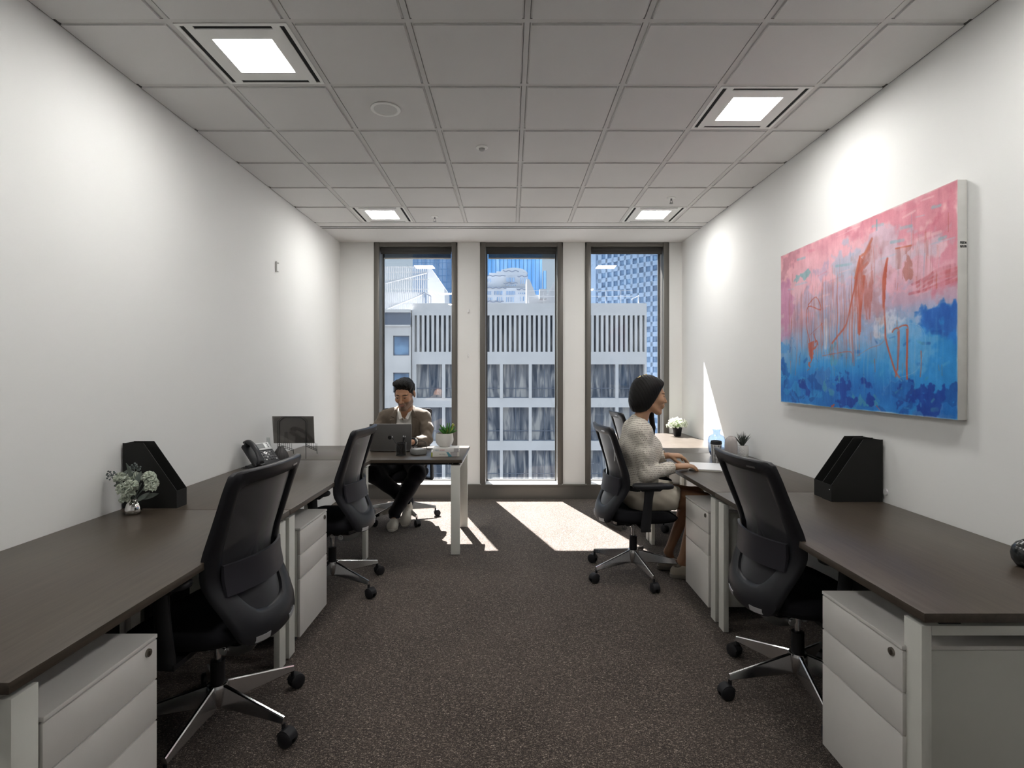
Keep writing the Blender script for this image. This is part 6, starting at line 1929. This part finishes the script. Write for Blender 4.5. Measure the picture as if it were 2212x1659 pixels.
wWR, wWL = (1.108, 3.618, .765), (1.125, 3.872, .800)
hw_r = hand_items(wWR, (.97, .10, .03), (-.10, -.10, 1), 1, .98, (16, 24, 14), thumb=(.8, .5, -.35), spread=.06)
hw_l = hand_items(wWL, (.985, -.03, -.03), (.05, -.12, 1), -1, .98, (34, 16, 10), thumb=(.72, .36, -.62), spread=.05, extra=(-4, 0, 2, 5))
wH = [(.915, YC - .085, .545), (.915, YC + .085, .545)]
wK = [(1.315, YC - .075, .520), (1.315, YC + .075, .525)]
wA = [(1.165, 3.690, .115), (1.120, 3.850, .125)]
def woman_body(P):
    d = WH.d(P)
    d = smin(d, rcone(P, tuple(WH.world((0, .024, -.070))), (.895, YC, 1.03), .046, .052), .03)
    d = smin(d, w_torso(P, -.012), .025)
    for S_, E_, W_ in ((wSR, wER, wWR), (wSL, wEL, wWL)): d = smin(d, chain(P, [S_, E_, W_], [.038, .033, .0215], .02), .02)
    for H_, K_, A_ in zip(wH, wK, wA):
        calf = tuple(np.array(K_) * .68 + np.array(A_) * .32 + np.array((-.022, 0, 0)))
        d = smin(d, chain(P, [H_, K_, calf, A_, (A_[0] + .03, A_[1], .055)], [.088, .054, .045, .0265, .022], .025), .012)
        d = smin(d, rcone(P, (A_[0] - .02, A_[1], .045), (A_[0] + .12, A_[1], .035), .022, .022), .015)
    h_ = np.minimum(union(P, hw_r), union(P, hw_l))
    return smin(d, h_, .006)
SKW = (.47, .275, .165)
def woman_tones(V):
    c = WH.tones(V, SKW, None, (.38, .13, .11), (.014, .010, .009))
    leg = (V[:, 2] < .66) & (V[:, 0] > .80)
    c[leg] = np.array((.33, .175, .10))            # legs in sheer brown stockings
    return c
iso_obj('body', woman_body, (.70, 3.48, .02), (1.45, 4.06, 1.42), .0034, M['skin'], wo_, woman_tones)

def woman_hair(P):
    q = WH.loc(P)
    n_ = .0006 * np.sin(q[:, 1] * 300 - q[:, 2] * 160 + 2 * np.sin(q[:, 0] * 40)) + .0005 * np.sin(q[:, 1] * 520 - q[:, 2] * 330)
    d = ell(q, (0, .024, .036), (.092, .104, .094))
    d = smin(d, ell(q, (0, .050, -.045), (.090, .082, .098)), .05)
    d = smin(d, ell(q, (0, -.048, .070), (.066, .038, .036)), .03) + n_
    hl = np.interp(q[:, 1], [-.13, -.098, -.080, -.065, -.046, -.024, -.007, .007, .0255, .06, .13], [.112, .100, .084, .062, .018, -.031, -.056, -.084, -.106, -.122, -.136])
    d = d + .015 * (1 - np.clip((q[:, 2] - hl) / .045, 0, 1)) ** 2 * np.clip((-.01 - q[:, 1]) / .03, 0, 1)
    d = smax(d, (hl - q[:, 2]) * .62, .006)
    d = smax(d, -(WH.d(P) / WH.s + .004), .002)
    d = d * WH.s
    # long lock falling in front of the far shoulder
    l = chain(P, [(.985, 3.845, 1.16), (1.000, 3.862, 1.09), (1.015, 3.868, 1.00), (1.018, 3.862, .94)], [.022, .020, .018, .008], .01)
    return smin(d, l, .02)
M['hair_w'] = pm('glossy_black_hair', (.006, .005, .0045), .55, spec=.22, var=.3, vscale=250, bump=.5, bscale=400)
wh = iso_obj('hair', woman_hair, (.80, 3.62, .92), (1.12, 3.92, 1.40), .003, M['hair_w'], wo_)
M['gold'] = pm('gold_clip', (.75, .58, .28), .25, metal=1)
cp = MB()
for (y_, z_) in ((.060, .1225), (.048, .1270), (.070, .1165), (.092, .1040), (.098, .0990), (.086, .1080)):
    c = WH.world((-.014, y_, z_)) - np.array(wo_.location); cp.ball(c, .0062, 10, 6, (1, 1, .6))
cp.tube([WH.world((-.014, .100, .0975)) - np.array(wo_.location), WH.world((-.014, .075, .1135)) - np.array(wo_.location), WH.world((-.014, .045, .1275)) - np.array(wo_.location)], .0026, 6)
cp.build('hair_clip', M['gold'], wh, smooth=60)

def w_sleeves(P, g, t0=.985):
    d = None
    for s_, S_, E_, W_ in ((-1, wSR, wER, wWR), (1, wSL, wEL, wWL)):
        e2 = np.array(E_); w2 = np.array(W_); W2 = e2 + (w2 - e2) * .86
        e = chain(P, [S_, tuple(np.array(S_) * .5 + e2 * .5 + np.array((-.004, s_ * .008, 0))), E_, tuple(W2)], [.054 + g, .053 + g, .050 + g, .0415 + g], .03)
        cutp = (P - W2.astype(np.float32)) @ ((w2 - e2) / np.linalg.norm(w2 - e2)).astype(np.float32)
        near = np.linalg.norm(P - W2.astype(np.float32), axis=1) < .085
        e = np.where(near, np.maximum(e, cutp - .004), e)
        d = e if d is None else np.minimum(d, e)
    return d
def woman_jacket(P):
    d = smin(w_torso(P, .014), w_sleeves(P, 0) + wrinkle(P, .0022, 75, 50), .022)
    d = smin(d, rcone(P, (.885, YC, 1.00), (.885, YC, 1.045), .074, .064), .03)
    # open front edge
    dy = np.abs(P[:, 1] - YC); op = np.interp(P[:, 2], [.6, .70, .9, 1.0, 1.06], [.045, .040, .034, .040, .05])
    d = smax(d, -np.maximum(dy - op, .93 - P[:, 0]), .003)
    neck = rcone(P, (.900, YC, .985), (.935, YC, 1.16), .058, .066)
    d = smax(d, -neck, .003)
    hem = np.interp(P[:, 0], [.75, 1.05], [.640, .618])
    d = smax(d, hem - P[:, 2], .003)
    d = smax(d, -w_torso(P, .0035), .002)
    for E_, W_ in ((wER, wWR), (wEL, wWL)):
        e2 = np.array(E_); w2 = np.array(W_)
        d = smax(d, -rcone(P, tuple(e2 + (w2 - e2) * .62), tuple(w2), .033, .034), .002)
    return d + wrinkle(P, .0012, 30, 24)
def tweed_mat():
    m, nt, b = new_mat('cream_tweed'); L = nt.links.new
    tc = nt.nodes.new('ShaderNodeTexCoord')
    wv = nt.nodes.new('ShaderNodeTexWave'); wv.wave_type = 'BANDS'; wv.bands_direction = 'Z'; wv.inputs['Scale'].default_value = 27; wv.inputs['Distortion'].default_value = 1.6
    wv.inputs['Detail'].default_value = 1.5; wv.inputs['Detail Scale'].default_value = 1.2
    L(tc.outputs['Object'], wv.inputs['Vector'])
    mp = nt.nodes.new('ShaderNodeMapping'); mp.inputs['Scale'].default_value = (95, 95, 240); L(tc.outputs['Object'], mp.inputs[0])
    n = nt.nodes.new('ShaderNodeTexNoise'); n.inputs['Scale'].default_value = 1.6; n.inputs['Detail'].default_value = 2; L(mp.outputs[0], n.inputs['Vector'])
    r1 = nt.nodes.new('ShaderNodeValToRGB'); r1.color_ramp.elements[0].position = .50; r1.color_ramp.elements[1].position = .95; L(wv.outputs['Fac'], r1.inputs[0])
    r2 = nt.nodes.new('ShaderNodeValToRGB'); r2.color_ramp.elements[0].position = .44; r2.color_ramp.elements[1].position = .60; L(n.outputs['Fac'], r2.inputs[0])
    mu = nt.nodes.new('ShaderNodeMath'); mu.operation = 'MULTIPLY'; L(r1.outputs[0], mu.inputs[0]); L(r2.outputs[0], mu.inputs[1])
    mx = nt.nodes.new('ShaderNodeMixRGB'); L(mu.outputs[0], mx.inputs[0]); mx.inputs[1].default_value = (.68, .635, .555, 1); mx.inputs[2].default_value = (.13, .11, .09, 1)
    L(mx.outputs[0], b.inputs['Base Color']); b.inputs['Roughness'].default_value = .95; b.inputs['Specular IOR Level'].default_value = .1
    bp = nt.nodes.new('ShaderNodeBump'); bp.inputs['Strength'].default_value = .7; bp.inputs['Distance'].default_value = .002
    L(n.outputs['Fac'], bp.inputs['Height']); L(bp.outputs[0], b.inputs['Normal'])
    return m
iso_obj('jacket', woman_jacket, (.70, 3.48, .60), (1.14, 4.06, 1.10), .0038, tweed_mat(), wo_)
def woman_top(P):
    d = w_torso(P, .001)
    neck = rcone(P, (.905, YC, .975), (.94, YC, 1.16), .054, .066)
    d = smax(d, -neck, .003); d = np.maximum(d, .60 - P[:, 2])
    return d
iso_obj('black_top', woman_top, (.74, 3.54, .58), (1.06, 4.0, 1.08), .0045, M['black_matte'], wo_)
def woman_skirt(P):
    d = None
    for H_, K_ in zip(wH, wK):
        m_ = tuple(np.array(H_) * .32 + np.array(K_) * .68)
        e = chain(P, [H_, m_], [.110, .082], .02); d = e if d is None else smin(d, e, .06)
    d = smin(d, ell(P, (.872, YC, .575), (.128, .178, .120)), .05)
    d = smin(d, rcone(P, (.880, YC - .05, .62), (.880, YC + .05, .62), .105, .105), .04)
    ca = (P[:, 0] - (1.115 + .25 * (P[:, 2] - .50)))
    d = smax(d, ca, .006)
    d = np.maximum(d, P[:, 2] - .70)
    d = smax(d, .468 - P[:, 2], .01)
    for H_, K_ in zip(wH, wK): d = smax(d, -rcone(P, tuple(np.array(H_) * .45 + np.array(K_) * .55), K_, .070, .062), .003)
    return d + .0022 * np.sin(P[:, 0] * 60 + P[:, 2] * 40) * np.sin(P[:, 1] * 30 + P[:, 2] * 50)
M['skirt'] = pm('beige_satin_skirt', (.50, .455, .375), .42, spec=.35, var=.05, vscale=20)
iso_obj('skirt', woman_skirt, (.70, 3.54, .44), (1.20, 4.0, .72), .0042, M['skirt'], wo_)
M['loafer'] = pm('beige_suede_loafer', (.31, .27, .215), .75, bump=.3, bscale=400)
M['loafer_g'] = pm('taupe_sole', (.20, .18, .155), .7)
shoe(wo_, (1.085, 3.690, .002), (1.335, 3.680, .002), wA[0], (0, 0, 1), .038, 'loafer', 'loafer_g', 'loafer', low=True, solet=.026)
shoe(wo_, (1.040, 3.852, .002), (1.290, 3.842, .002), wA[1], (0, 0, 1), .038, 'loafer', 'loafer_g', 'loafer', low=True, solet=.026)
